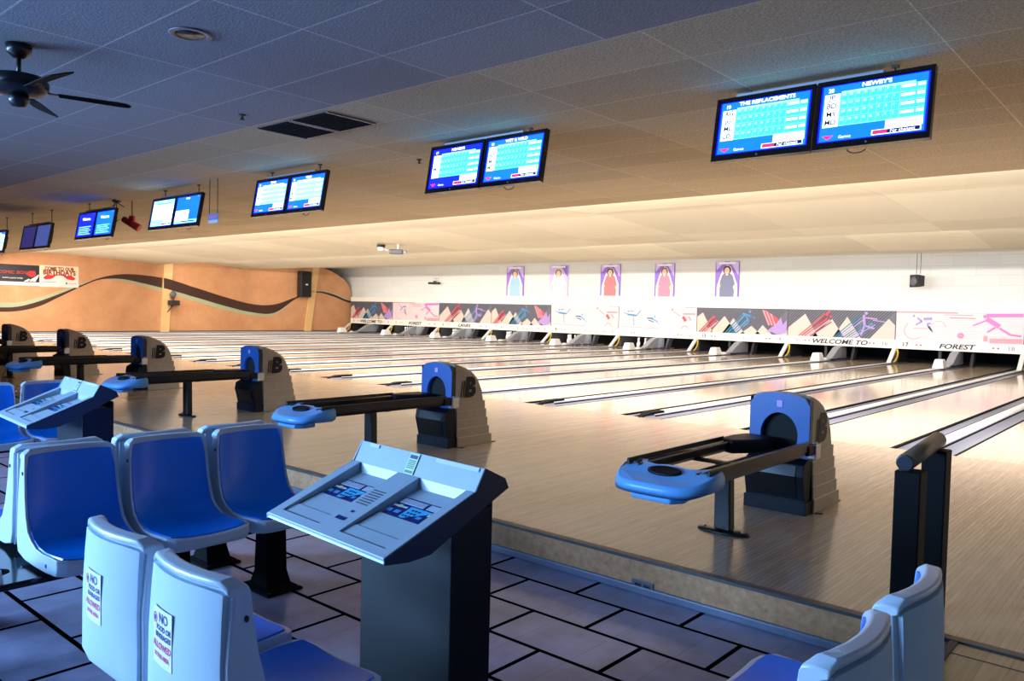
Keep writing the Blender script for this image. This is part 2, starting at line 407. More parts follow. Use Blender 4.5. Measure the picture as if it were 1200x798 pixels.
# trims around the masking line
m = MB(); m.box((0, DM-.03, 1.61), (XR, DM+.08, 1.83), 'trimwhite'); m.box((0, DM-.06, 1.79), (XR, 17.72, 1.83), 'trimwhite'); struct(m, 'trim_6')

# ------------------------------------------------------------------ lanes, gutters
HALF = .32
for n in range(1, 21):
    k = (n-1)*.5
    x0, x1 = k*PITCH/1 + HALF, (k+.5)*PITCH - HALF
    m = MB(); m.box((x0, 0.0, -.1), (x1, 19.4, 0), 'lane')
    m.box((x0, 17.75, 0), (x1, 17.76, .0015), 'nosing')
    side = 'left' if n % 2 else 'right'
    tag(m.build('bowling_lane'), 'glossy pale maple bowling lane ending under number %d on the masking strip' % n, 'bowling lane', 'bowling lanes')
for i in range(0, 21):
    x = i*PITCH/2
    L, R = (i, i+1)
    if i == 0: lab = 'grey outer gutter running along the orange side wall beside the leftmost lane'
    else: lab = 'grey gutters with raised capping running between lane %d and lane %d' % (i, i+1)
    e = empty('lane_divider', (x, 0, 0), 0, lab, 'gutter', 'gutters between the lanes')
    cw = .075
    for s in (-1, 1):
        if i == 0 and s < 0: continue
        m = MB(); ring = []
        a, b = cw, HALF
        pr = [(a, 0.012), (a+.01, -.005)] + [(a+.01+(b-a-.02)*t, -.005-.06*math.sin(PI*t)) for t in (.15, .3, .5, .7, .85)] + [(b-.01, -.005), (b, -.002), (b, -.09), (a, -.09)]
        if s < 0: pr = [(-p, q) for p, q in pr]
        m.prism(pr, 'y', 0.0, 18.6, 'gutter', smooth=False)
        m.box((min(s*(b-.034), s*b), 0, -.02), (max(s*(b-.034), s*b), 18.6, -.0005), 'matteblack')  # black strip paints the shade along the lane edge
        m.box((min(s*(a-.001), s*(a+.016)), .25, -.02), (max(s*(a-.001), s*(a+.016)), 17.0, .006), 'matteblack'); m.build('gutter', e)  # another dark strip for the shaded side of the capping
    m = MB()
    if i % 2 == 0: m.box((-cw, .25, -.09), (cw, 17.0, .028), 'cap')
    else: m.prism([(-cw, -.09), (cw, -.09), (cw, .02), (.05, .04), (-.05, .04), (-cw, .02)], 'y', .25, 16.6, 'cap')
    m.box((-cw+.012, .3, .028 if i % 2 == 0 else .04), (-cw+.022, 16.5, .036 if i % 2 == 0 else .046), 'blackplastic')
    m.build('capping', e, bevel=.006)
    m = MB(); m.loft([[(-.015, -.02, 0), (.015, -.02, 0), (.015, -.02, .012), (-.015, -.02, .012)],
                      [(-.07, .12, -.09), (.07, .12, -.09), (.06, .12, .035), (-.06, .12, .035)],
                      [(-.085, .2, -.09), (.085, .2, -.09), (.07, .2, .05), (-.07, .2, .05)],
                      [(-.085, .52, -.09), (.085, .52, -.09), (.07, .52, .05), (-.07, .52, .05)]], 'matteblack', smooth=False)
    m.build('end_cap', e, bevel=.01)

# ------------------------------------------------------------------ masking units
W = PITCH; ZB, ZS, ZT = .45, .72, 1.61
def art(mb, kind):
    y = -.012
    def P(pts, mt, l=1):
        mb.poly([(u*W, y-.003*(l+1), ZS+v*(ZT-ZS)) for u, v in pts], mt)
    def bar(x0, y0, x1, y1, w, mt, l=3):
        dx, dy = (x1-x0)*W, (y1-y0)*.89; L = math.hypot(dx, dy); nx, ny = -dy/L*w/2/W, dx/L*w/2/.89
        P([(x0+nx, y0+ny), (x1+nx, y1+ny), (x1-nx, y1-ny), (x0-nx, y0-ny)], mt, l)
    def disc(cx, cy, r, mt, l=4, n=14):
        P([(cx+r*math.cos(2*PI*k/n)/W, cy+r*math.sin(2*PI*k/n)/.89) for k in range(n)], mt, l)
    def ringp(cx, cy, r, w, mt, l=3, a0=0, a1=2*PI, n=16):
        for k in range(n):
            t0, t1 = a0+(a1-a0)*k/n, a0+(a1-a0)*(k+1)/n
            P([(cx+(r+d)*math.cos(t)/W, cy+(r+d)*math.sin(t)/.89) for d, t in ((0, t0), (0, t1), (w, t1), (w, t0))], mt, l)
    if kind in ('eagle', 'skier'):
        P([(.004, 0), (.996, 0), (.996, 1), (.004, 1)], 'artgrey', 0)
        for k in range(46):                                   # diagonal hatching, clipped to the board
            u0 = -.26 + k*.0275; v0, v1 = 0.0, 1.0; s = .26
            a, b = u0, u0+s
            if a < .004: v0 = (.004-a)/s; a = .004
            if b > .996: v1 = 1-(b-.996)/s; b = .996
            if v1 > v0: P([(a, v1*0+v0+0), (a+.009 if a+.009 < .996 else .996, v0), (min(b+.009, .996), v1), (b, v1)], 'artline', 1)
    if kind == 'eagle':
        for t in ([(.004, 0), (.004, .62), (.07, .8), (.19, 0)], [(.16, 0), (.32, .68), (.46, 0)], [(.3, 0), (.42, .6), (.55, 0)], [(.5, 0), (.62, .32), (.72, 0)], [(.66, 0), (.74, .36), (.84, 0)], [(.9, 0), (.996, .2), (.996, 0)]): P(t, 'sand', 2)
        for k, mt in enumerate(('artred', 'artdkred', 'artred', 'artrose')): bar(.03+.03*k, .0+.01*k, .19+.02*k, .62-.05*k, .05, mt, 3)
        disc(.2, .62, .05, 'artred'); bar(.17, .5, .24, .42, .04, 'artdkred', 4); disc(.14, .26, .07, 'artdkred')
        for k, mt in enumerate(('artteal', 'artblue', 'artteal', 'artblue', 'artteal')): bar(.33+.03*k, 0, .52+.022*k, .78-.06*k, .045, mt, 3)
        disc(.6, .88, .05, 'artblue'); bar(.52, .8, .62, .68, .06, 'artblue', 4); bar(.56, .7, .6, .4, .05, 'artblue', 4); bar(.6, .75, .66, .6, .03, 'artblue', 4); bar(.6, .45, .53, .3, .04, 'artblue', 4)
        for k in range(6): P([(.73+.02*k, .95-.03*k), (.78+.022*k, .9-.05*k), (.86+.012*k, .45), (.8+.016*k, .35)], 'artred' if k % 2 else 'artrose', 3+k*.3)
        P([(.78, .12), (.88, .42), (.93, .68), (.95, .4), (.99, .6), (.99, .1), (.9, 0), (.84, .1)], 'artpurple', 5)
    if kind == 'skier':
        for t in ([(.004, 0), (.004, .3), (.17, .84), (.3, 0)], [(.24, 0), (.43, .66), (.55, 0)], [(.44, 0), (.57, .76), (.7, 0)], [(.78, 0), (.94, .72), (.996, .5), (.996, 0)]): P(t, 'sand', 2)
        for k, mt in enumerate(('artred', 'artdkred', 'artred', 'artrose', 'artdkred')): bar(.11+.028*k, 0, .36+.016*k, .84-.07*k, .04, mt, 3)
        disc(.4, .95, .045, 'artred'); bar(.36, .84, .43, .74, .05, 'artred', 4); bar(.4, .8, .38, .6, .04, 'artdkred', 4); bar(.41, .9, .35, .84, .03, 'artred', 4)
        for k in range(8): bar(.45+.028*k, 0, .68+.024*k, .8-.05*k, .032, ('artteal', 'artblue', 'artpurple', 'artteal')[k % 4], 3)
        disc(.74, .9, .05, 'artpurple'); bar(.72, .84, .73, .45, .08, 'artpurple', 4.5); bar(.72, .75, .84, .7, .045, 'artpurple', 5); bar(.73, .46, .82, .36, .05, 'artpurple', 5); bar(.73, .48, .7, .1, .05, 'artpurple', 5); bar(.8, .66, .92, .6, .03, 'artpurple', 5)
    if kind == 'runner':
        P([(.004, 0), (.996, 0), (.996, 1), (.004, 1)], 'artpale', 0)
        for k in range(13): bar(.004, .06+.075*k, .6+.39*((k*7) % 5)/4, .06+.075*k, .008, ('artfaint', 'artfaint')[k % 2], 1)
        bar(.004, .97, .5, .97, .05, 'artrose', 2); bar(.4, .9, .62, .9, .02, 'inkpale', 2); bar(.44, .8, .64, .8, .02, 'artred', 2)
        disc(.15, .84, .035, 'artviolet'); bar(.18, .78, .22, .66, .05, 'artviolet'); bar(.22, .66, .17, .54, .05, 'artviolet'); bar(.23, .74, .3, .76, .08, 'artviolet'); bar(.27, .5, .31, .3, .04, 'artviolet'); bar(.26, .58, .29, .6, .05, 'artviolet'); bar(.26, .56, .3, .36, .045, 'artviolet'); bar(.15, .42, .27, .42, .015, 'artrose')
        ringp(.155, .35, .26, .016, 'artrose', 3, PI*.7, PI*1.75); ringp(.35, .45, .2, .012, 'artrose', 3, 0, PI)
        bar(.72, .9, .99, .93, .1, 'artpink', 2); disc(.71, .87, .05, 'artpink'); bar(.72, .8, .82, .55, .13, 'artpink', 3); bar(.72, .74, .62, .56, .04, 'artpink', 4); bar(.79, .52, .73, .36, .05, 'artpink', 4); bar(.82, .5, .9, .3, .06, 'artpink', 4); bar(.9, .3, .98, .26, .05, 'artpink', 4); bar(.72, .24, .72, .06, .1, 'artrose', 4); bar(.75, .08, .99, .1, .14, 'artrose', 2)
        disc(.53, .22, .085, 'artpink'); disc(.53, .22, .05, 'artrose', 5)
    if kind == 'gymnast':
        P([(.004, 0), (.996, 0), (.996, 1), (.004, 1)], 'artpale', 0)
        for k in range(9): bar(.02+.04*((k*5) % 4), .12+.1*k, .45+.5*((k*3) % 4)/3, .12+.1*k, .007, ('artfaint', 'artpurple')[k % 2], 1)
        bar(.05, .1, .55, .07, .012, 'artblue', 2)
        bar(.12, .64, .24, .6, .07, 'artblue'); bar(.24, .6, .3, .84, .035, 'artblue'); bar(.12, .66, .07, .72, .03, 'artblue'); bar(.2, .6, .21, .15, .025, 'artblue'); disc(.13, .78, .035, 'artblue'); bar(.15, .78, .2, .8, .03, 'artblue')
        bar(.38, .5, .46, .5, .05, 'artteal'); bar(.44, .48, .52, .36, .05, 'padcyan'); bar(.4, .42, .47, .34, .04, 'artteal'); disc(.48, .58, .04, 'padcyan'); bar(.5, .34, .55, .25, .02, 'artblue')
        bar(.86, .99, .996, .99, .04, 'artrose'); disc(.7, .88, .05, 'artrose'); bar(.72, .8, .8, .62, .035, 'artrose'); bar(.83, .72, .98, .72, .07, 'artrose'); bar(.83, .6, .87, .42, .11, 'artred'); bar(.9, .62, .93, .45, .06, 'artrose'); ringp(.86, .04, .14, .03, 'artrose', 3, .2, PI*.95)
panels = [('eagle', 'WELCOME TO', 'b'), ('runner', 'FOREST', 'b'), ('skier', 'LANES', 'b'), ('eagle', 'Fun & Games', 's'), ('gymnast', 'Cosmic Bowling', 's'),
          ('gymnast', '', ''), ('eagle', 'Youth Club', 's'), ('skier', 'WELCOME TO', 'b'), ('runner', 'FOREST', 'b'), ('skier', 'LANES', 'b'), ('eagle', '', '')]
adesc = {'eagle': 'slate board of mountains, athletes and eagle', 'skier': 'slate board of mountains and lilac skier',
         'runner': 'pale pink board of cyclist and runner', 'gymnast': 'pale board of blue gymnast'}
for k, (kind, word, st) in enumerate(panels):
    e = empty('masking_unit', (k*PITCH, DM, 0), 0, '%s, above lanes %d and %d' % (adesc[kind], 2*k+1, 2*k+2), 'masking panel', 'masking panels over the pins')
    m = MB(); m.box((.004, -.012, ZS), (W-.004, .02, ZT), 'artgrey'); 
    art(m, kind); m.build('art_board', e)
    m = MB(); m.box((0, -.03, ZB), (W, .02, ZS), 'trimwhite'); m.box((0, -.02, ZS), (.006, 0, ZT), 'ink'); m.box((W-.006, -.02, ZS), (W, 0, ZT), 'ink')
    m.build('lane_strip', e)
    m = MB(); zc = (ZB+ZS)/2
    if word:
        add_text(m, word, .2 if st == 'b' else .19, lambda x, y: (W/2+x, -.034, zc-.01+y), 'ink' if st == 'b' else 'inkpale', .25 if st == 'b' else .35, 1.35 if st == 'b' else 1.15, .006 if st == 'b' else 0)
    if word: m.build('lettering', e); m = MB()
    add_text(m, str(2*k+1), .17, lambda x, y: (.3+x, -.034, zc+y), 'ink' if k % 2 == 0 else 'inkpale', 0, 1.1, .004)
    m.build('lane_number', e); m = MB()
    add_text(m, str(2*k+2), .17, lambda x, y: (W-.3+x, -.034, zc+y), 'inkpale', 0, 1.1, .004)
    m.build('lane_number', e); m = MB()
    for cx in (.62, .74, W-.74, W-.62):
        if cx == W-.74: m.build('dots', e); m = MB()
        m.poly([(cx+.028*math.cos(a*PI/5), -.034, zc+.028*math.sin(a*PI/5)) for a in range(10)], 'inkred')
    m.build('dots', e)
for k in range(11):
    e = empty('division_post', (k*PITCH, 16.85, 0), 0, ('white slanted kickback post between lane %d and lane %d' % (2*k, 2*k+1)) if k else 'white slanted kickback post at the orange side wall, left of lane 1', 'post', 'white slanted posts under the masking panels')
    m = MB(); m.prism([(0, .03), (.1, .03), (.66, .45), (.54, .45)], 'x', -.06, .06, 'white'); m.build('brace', e, bevel=.006)
    m = MB(); m.prism([(.75, .0), (1.9, .0), (1.9, 1.4), (.75, 1.4)], 'x', -.05, .05, 'darkpart'); m.build('kickback', e)
    m = MB(); m.tube([(.1, .5, .44), (.13, .48, .33), (.14, .42, .2), (.11, .35, .09), (.06, .3, .03)], .028, 'yellow', 8); tag(m.build('strap', e), 'yellow curved strap')
for k in range(10):
    x = (k+.5)*PITCH
    lab = 'between lane %d and lane %d' % (2*k+1, 2*k+2)
    e = empty('ball_lift_housing', (x, 16.2, 0), 0, 'grey sloping ball return housing rising into the pit ' + lab, 'ball lift', 'sloping grey housings in the pit openings')
    m = MB(); m.prism([(.15, .052), (1.7, .052), (1.7, .44), (1.24, .44), (1.0, .40), (.42, .10), (.15, .07)], 'x', -.10, .11, 'housing'); m.build('housing', e, bevel=.02)
    m = MB(); m.prism([(1.3, .0), (1.6, .0), (1.9, .6), (1.6, .6)], 'x', .36, .44, 'darkpart'); m.build('bracket', e)
    m = MB(); m.box((-.5, 1.4, .0), (-.42, 1.5, .6), 'darkpart'); m.build('bracket', e)
    m = MB(); m.loft([[(.12*math.cos(a)*q, .12*math.sin(a)*q, .02+.07*h) for a in [2*PI*j/12 for j in range(12)]] for q, h in ((1, 0), (.95, .6), (.6, 1.0), (.2, 1.15))], 'white'); m.build('bumper', e)
    e2 = empty('ball_track_cover', (x, 15.6, .02), 0, 'small white wedge cover on the capping ' + lab, 'cover', 'white wedge covers on the capping')
    m = MB(); m.loft([[(-.15, -.22, 0), (.15, -.22, 0), (.15, .25, 0), (-.15, .25, 0)], [(-.1, -.15, .25), (.1, -.15, .25), (.1, .16, .25), (-.1, .16, .25)]], 'white', smooth=False)
    m.build('cover', e2, bevel=.02)
# pins standing in the lanes where the photograph shows them
pm = MB(); pm.lathe([(.001, 0), (.026, 0), (.034, .02), (.052, .08), (.0605, .115), (.056, .16), (.038, .215), (.0235, .255), (.024, .28), (.031, .33), (.0325, .345), (.024, .37), (.008, .381), (.001, .382)], 'pinwhite', n=16)
pin0 = pm.build('bowling_pin'); pr_ = MB()
for zz in (.245, .268): pr_.lathe([(.0262, zz-.004), (.0262, zz+.006)], 'artred', n=16)
band0 = pr_.build('neck_band', pin0); tag(band0, 'red neck bands')
first = True
for n in (3, 5, 7, 9, 11):
    cx = (n-1)*.5*PITCH + PITCH/4
    for r in range(4):
        for q in range(r+1):
            o = pin0 if first else copy_tree(pin0); first = False
            o.location = (cx+(q-r/2)*.305, 17.58+r*.264, 0)
            pos = ['head pin', 'second row', 'third row', 'back row'][r]
            side_ = '' if r == 0 else (['left pin', 'right pin'][q] if r == 1 else (['left pin', 'middle pin', 'right pin'][q] if r == 2 else ['far left pin', 'inner left pin', 'inner right pin', 'far right pin'][q]))
            tag(o, ('white pin, %s %s of the rack at lane %d' % (pos, side_, n)).replace('  ', ' '), 'bowling pin', 'bowling pins standing in the pit')

# ------------------------------------------------------------------ posters, wall fittings
def poster(x0, x1, z0, z1, bg, shirt, hair, name, lab):
    w, h = x1-x0, z1-z0
    e = empty('poster', (x0, 17.672, z0), 0, lab, 'poster', 'bowler posters on the white wall')
    m = MB(); m.box((0, -.012, 0), (w, .02, h), bg)
    def P(pts, mt, l): m.poly([(u*w, -.012-.003*l, v*h) for u, v in pts], mt)
    P([(.05, .75), (.4, 1), (0.02, 1)], 'poster_lilac', 1); P([(.6, 1), (.98, .98), (.98, .6)], 'poster_purple' if bg != 'poster_purple' else 'poster_lilac', 1)
    P([(.08, 0), (.08, .3), (.22, .6), (.35, .82), (.5, .9), (.66, .84), (.8, .6), (.94, .34), (.94, 0)], 'white', 2)
    P([(.2, 0), (.2, .4), (.3, .62), (.44, .68), (.58, .68), (.74, .6), (.84, .36), (.8, 0)], shirt, 3)
    P([(.5+.17*math.cos(a*PI/8), .75+.125*math.sin(a*PI/8)) for a in range(16)], hair, 4)
    P([(.5+.115*math.cos(a*PI/8), .735+.095*math.sin(a*PI/8)) for a in range(16)], 'poster_skin', 5); P([(.45, .6), (.55, .6), (.55, .68), (.45, .68)], 'poster_skin', 4.5)
    P([(.08, .3), (.2, .4), (.24, .3), (.14, .12)], 'poster_skin', 4); P([(.84, .36), (.94, .3), (.84, .12), (.76, .28)], 'poster_skin', 4)
    P([(.14, .92), (.86, .92), (.86, .975), (.14, .975)], 'white', 5)
    m.build('print', e)
PX = [(10.87, 11.87), (13.30, 14.29), (15.93, 16.88), (18.45, 19.30), (20.97, 21.88)]
poster(*PX[0], 1.99, 3.27, 'poster_purple', 'poster_sky', 'poster_hair', '', 'purple poster of a bowler in a light blue shirt, leftmost on the white wall')
poster(*PX[1], 1.99, 3.28, 'poster_lilac', 'white', 'poster_hair', '', 'pale lilac poster of a bowler in white, left of the red shirt poster')
poster(*PX[2], 2.02, 3.27, 'poster_purple', 'poster_red', 'ink', '', 'purple poster of a bowler in a red polo shirt, in the middle of the row')
poster(*PX[3], 2.01, 3.26, 'poster_purple', 'poster_pink', 'poster_hair', '', 'purple poster of a long-haired bowler in a pink top')
poster(*PX[4], 2.02, 3.28, 'poster_purple', 'poster_slate', 'ink', '', 'purple poster of a bowler in a dark patterned top, rightmost of the row')
# hanging loudspeaker right of the posters
e = empty('wall_speaker', (27.9, 17.0, 2.3), math.radians(-35), 'black loudspeaker hanging in front of the white wall, right of the posters', 'speaker')
m = MB(); m.loft([[(-.17, -.16, .02), (.17, -.16, .02), (.17, -.16, .40), (-.17, -.16, .40)], [(-.11, .14, .06), (.11, .14, .06), (.11, .14, .37), (-.11, .14, .37)]], 'spk', smooth=False); m.build('cabinet', e, bevel=.015)
m = MB(); m.lathe([(.001, 0), (.14, 0), (.14, .01), (.05, .012), (.001, .012)], 'spkgrey'); m.build('cone', e, loc=(0, -.162, .2), rot=(PI/2, 0, 0))
m = MB(); m.tube([(-.08, 0, .42), (-.08, 0, 1.04)], .008, 'cable', 6); m.tube([(.08, 0, .42), (.08, 0, 1.04)], .008, 'cable', 6); m.build('bracket', e)
# camera on wall, left of posters
e = empty('security_camera', (6.4, 17.66, 2.5), 0, 'small black security camera on the white wall, left of the posters', 'camera')
m = MB(); m.box((-.33, -.3, 0), (.33, -.1, .1), 'spk'); m.box((-.02, -.25, .1), (.1, -.12, .16), 'spkgrey'); m.build('body', e, bevel=.02)
m = MB(); m.tube([(0, -.2, .08), (0, -.15, .28), (0, .03, .3)], .03, 'white', 8); m.box((-.07, .0, .2), (.07, .04, .4), 'white'); m.build('bracket', e)
# camera cluster hanging from lane ceiling
e = empty('ceiling_camera', (17.8, 5.4, 2.80), math.radians(41), 'white camera hanging on a short rod from the cream lane ceiling', 'camera')
m = MB(); m.box((-.26, -.09, 0), (.1, .09, .13), 'spkgrey'); m.box((.1, -.06, .02), (.2, .06, .1), 'silver'); m.build('body', e, bevel=.02)
m = MB(); m.tube([(-.03, 0, .1), (-.03, 0, .30)], .035, 'white', 10); m.tube([(-.28, 0, .1), (-.45, .0, .14)], .03, 'white', 8); m.build('mount', e)
m = MB(); m.lathe([(.001, 0), (.07, .0), (.1, .05), (.1, .1), (.08, .1)], 'white', (-.5, 0, .08)); m.lathe([(.001, .1), (.115, .1), (.115, .17), (.001, .17)], 'spk', (-.5, 0, .08)); m.tube([(-.42, 0, .24), (-.42, 0, .31)], .01, 'yellow', 6); m.build('lens_housing', e)
# orange wall: banners, loudspeaker, small camera
def banner(y0, y1, z0, z1, lab, dark):
    e = empty('banner', (-.2, y0, z0), 0, lab, 'banner'); w, h = y1-y0, z1-z0
    m = MB(); m.box((0, 0, 0), (.012, w, h), 'banner_dark' if dark else 'banner_white')
    def P(pts, mt, l): m.poly([(.012+.002*l, u*w, v*h) for u, v in pts], mt)
    if dark:
        P([(0, 0), (1, 0), (1, .17), (0, .17)], 'banner_white', 1)
        P([(.72, .22), (.95, .5), (.9, .3), (.8, .2)], 'white', 2); P([(.68, .55), (.76, .72), (.9, .72), (.92, .5), (.8, .42)], 'banner_red', 1)
        P([(.62, .2), (.75, .34), (.8, .22)], 'white', 2); P([(.84, .2), (.97, .56), (.99, .5), (.9, .2)], 'white', 3)
    else:
        P([(0.02, .55), (.02, .96), (.98, .96), (.98, .55), (.5, .62)], 'banner_cream', 1)
        P([(.08, .42), (.2, .58), (.4, .52), (.3, .38), (.14, .34)], 'banner_red', 2); P([(.92, .42), (.8, .58), (.6, .52), (.7, .38), (.86, .34)], 'banner_red', 2)
        P([(.3, .5), (.36, .6), (.64, .6), (.7, .5), (.5, .56)], 'banner_red', 2)
        P([(.05, .22), (.4, .25), (.4, .22), (.05, .19)], 'artblue', 2); P([(.66, .18), (.95, .18), (.95, .2), (.66, .2)], 'artviolet', 2); P([(.66, .14), (.7, .14), (.7, .24), (.66, .24)], 'artteal', 3)
    m.build('print', e)
    m = MB()
    if dark:
        add_text(m, 'COSMIC BOWL', .17, lambda x, y: (.02, .38*w-0+x, .62*h+y), 'banner_red', 0, 1.1); add_text(m, 'book a party today', .09, lambda x, y: (.02, .36*w+x, .36*h+y), 'white', 0, 1)
    else:
        add_text(m, 'COME TO OUR', .19, lambda x, y: (.02, .5*w+x, .85*h+y), 'banner_maroon', 0, .82, .008); add_text(m, 'BIRTHDAYS', .25, lambda x, y: (.02, .5*w+x, .67*h+y), 'banner_maroon', 0, .92, .01)
    m.build('lettering', e)
banner(1.0, 2.45, 1.85, 2.65, 'dark banner with a red emblem on the orange wall, left of the white banner', True)
banner(2.46, 3.9, 1.83, 2.68, 'white and maroon lettered banner on the orange side wall', False)
banner(-.6, .98, 1.85, 2.64, 'dark banner at the far left edge of the orange wall', True)
e = empty('loudspeaker', (-.2, 14.45, 1.75), 0, 'tall black loudspeaker mounted high on the orange side wall', 'speaker')
m = MB(); m.box((.12, -.3, 0), (.5, .3, 1.3), 'spk'); m.build('cabinet', e, bevel=.02)
m = MB(); m.box((.5, -.25, .05), (.51, .25, 1.25), 'blackplastic'); m.box((.51, -.06, .6), (.515, .08, .66), 'white'); m.build('grille', e)
m = MB(); m.box((0.0, -.08, .5), (.13, .08, .8), 'darkpart'); m.build('bracket', e)
m = MB(); m.tube([(.3, .32, .26), (.2, .6, .3), (.0, .95, .28)], .015, 'cable', 6); m.build('cable', e)
e = empty('wall_camera', (-.1, 7.75, 1.2), 0, 'small black camera with a round grey horn on the orange wall beside the pilaster', 'camera')
m = MB(); m.box((0.02, -.22, 0), (.3, .22, .22), 'spk'); m.build('body', e, bevel=.03)
m = MB(); m.lathe([(.001, 0), (.13, 0), (.15, .04), (.08, .06), (.001, .06)], 'spkgrey'); m.build('horn', e, loc=(.1, -.03, .48), rot=(0, PI/2, 0))
m = MB(); m.tube([(.08, -.03, .4), (.05, .05, .3), (.08, .02, .2)], .02, 'cable', 6); m.tube([(.08, 0, .02), (.04, -.1, -.15), (.02, -.22, -.3)], .02, 'cable', 6); m.build('cable', e)

# ------------------------------------------------------------------ ball returns
def make_return():
    root = empty('ball_return', (0, 0, 0))
    # hood body, side profile (y,z)
    side = [(0, 0), (0, .78), (.03, .805), (.10, .80), (.20, .77), (.285, .73), (.36, .67), (.41, .58), (.44, .45), (.45, .2), (.46, 0)]
    m = MB()
    n = 9; rings = []
    for (y, z) in []: pass
    # body with crowned top: loft across x
    for t in (-1, -.92, -.5, 0, .5, .92, 1):
        dz = .03*(1-t*t) - (.03 if abs(t) == 1 else 0)
        rings.append([(t*.21, y+.03 if y == 0 else y, (z+dz if z > .5 else z)) for y, z in side])
    m.loft(rings, 'hood', smooth=False); m.build('hood', root, bevel=.006)
    # stepped side skirts, tiers widening towards the floor
    for s in (-1, 1):
        m = MB()
        for k, (zt, yb, w) in enumerate(((.44, .462, .008), (.355, .478, .013), (.27, .494, .018), (.185, .512, .023), (.10, .54, .032))):
            a, b = sorted((s*.205, s*(.21+w)))
            m.prism([(.05, 0), (yb+.01, 0), (yb, zt), (.05, zt)], 'x', a, b, 'hood')
            if s == 1: m.prism([(yb-.05, 0), (yb+.01, 0), (yb, zt), (yb-.05, zt)], 'x', -.2-w, .2+w, 'hood')
        m.build('skirt', root, bevel=.006)
    # front frame: blue upper with a round mouth
    cx, cz, rx, rz = 0, .53, .135, .16
    m = MB(); N = 32
    def outer(a):
        c, s_ = math.cos(a), math.sin(a); hw = .215
        best = 1e9
        if abs(c) > 1e-6: best = min(best, hw/abs(c))
        if s_ > 1e-6: best = min(best, (.80-cz)/s_)
        if s_ < -1e-6: best = min(best, (cz-.37)/-s_)
        x, z = c*best, cz+s_*best
        if z > .76: z = .76+(z-.76)*(1) + .03*(1-(x/hw)**2) - .02*(abs(x/hw)**4)
        return x, z
    I = [(cx+rx*math.cos(2*PI*k/N), cz+rz*math.sin(2*PI*k/N)) for k in range(N)]; O = [outer(2*PI*k/N) for k in range(N)]
    def ringv(P_, y): return [m.bm.verts.new((x, y, z)) for x, z in P_]
    a, b, c, d = ringv(I, -.02), ringv(O, -.02), ringv(O, .04), ringv(I, .04)
    for k in range(N):
        j = (k+1) % N
        m.face([a[k], a[j], b[j], b[k]], 'bluefront'); m.face([b[k], b[j], c[j], c[k]], 'bluefront'); m.face([a[k], d[k], d[j], a[j]], 'bluefront', True)
    m.build('front_frame', root)
    m = MB(); m.loft([[(cx+(rx+.004)*math.cos(2*PI*k/N), y, cz+(rz+.004)*math.sin(2*PI*k/N)) for k in range(N)] for y in (-.012, .029)], 'black', caps=False)
    m.poly([(cx+(rx+.004)*math.cos(2*PI*k/N), .0285, cz+(rz+.004)*math.sin(2*PI*k/N)) for k in range(N)], 'black'); m.build('mouth', root)
    m = MB(); m.prism([(.04, .385), (-.02, .385), (-.085, .35), (-.10, .27), (-.055, .10), (-.055, 0), (.05, 0)], 'x', -.213, .213, 'navy'); m.prism([(-.088, .345), (-.106, .27), (-.066, .12), (-.06, .12), (-.09, .3)], 'x', -.16, .16, 'blackplastic')
    m.box((-.225, -.062, 0), (.225, .05, .09), 'navy'); m.build('front_panel', root, bevel=.008)
    m = MB(); m.box((-.02, -.024, .73), (.02, -.019, .775), 'artpurple'); tag(m.build('badge', root), 'small lilac badge')
    m = MB(); m.box((.212, -.015, .38), (.219, .03, .79), 'blackplastic'); m.build('edge_strip', root); m = MB(); m.box((-.219, -.015, .38), (-.212, .03, .79), 'blackplastic'); m.build('edge_strip', root)
    # side emblem: two bars and a bold B
    for s in (1, -1):
        m = MB()
        f = lambda x, y: (s*.216, .195+s*x*1.0 if s == 1 else .195-x, .575+y)
        f = (lambda x, y: (.2135, .235+x, .575+y)) if s == 1 else (lambda x, y: (-.2135, .235-x, .575+y))
        add_text(m, 'B', .26, f, 'emblem', .12, 1.0, .016)
        for q in (-.105, -.075):
            m.poly([f(q-.022, -.085), f(q-.006, -.085), f(q+.012, .075), f(q-.004, .075)], 'emblem')
        m.build('emblem', root)
    for x in (-.24, .24):
        m = MB(); m.loft([[(x+.05*math.cos(a_)*1, .1+.03*math.sin(a_), z) for a_ in [2*PI*j/10 for j in range(10)]] for z in (0, .008)], 'spkgrey'); m.build('floor_bracket', root)
    m = MB(); m.lathe([(.001, 0), (.035, 0), (.035, .008), (.001, .008)], 'spkgrey', (.2, .6, 0)); m.build('floor_bracket', root)
    # rack rails
    for s in (-1, 1):
        m = MB()
        pr = [(.175, .50), (.185, .455), (.21, .43), (.245, .43), (.262, .46), (.265, .525), (.248, .528), (.245, .50), (.235, .485), (.2, .485), (.19, .505)]
        pr = [(s*a_, z_) for a_, z_ in pr]
        m.prism(pr, 'y', -1.56, -.13 if s == 1 else -.36, 'blackplastic'); r_ = m.build('rail', root, bevel=.004)
        m = MB(); m.tube([(s*.219, -1.54, .487), (s*.219, -.3, .487)], .022, 'railgreen', 10); m.build('track_pad', r_)
    m = MB(); m.tube([(0.02, -1.49, .44), (.02, -.1, .44)], .012, 'blackplastic', 8); m.build('centre_rod', root)
    # curved blue elbow at the hood end of the left rail and bracket at the right
    m = MB()
    el = [(-.27, -.40), (-.15, -.44), (-.10, -.38), (-.02, -.25), (.0, -.05), (-.24, -.03), (-.275, -.2)]
    m.prism(el, 'z', .425, .52, 'navy'); m.build('elbow', root, bevel=.02)
    m = MB(); m.box((.19, -.17, .43), (.275, -.03, .50), 'navy'); m.build('elbow', root, bevel=.012)
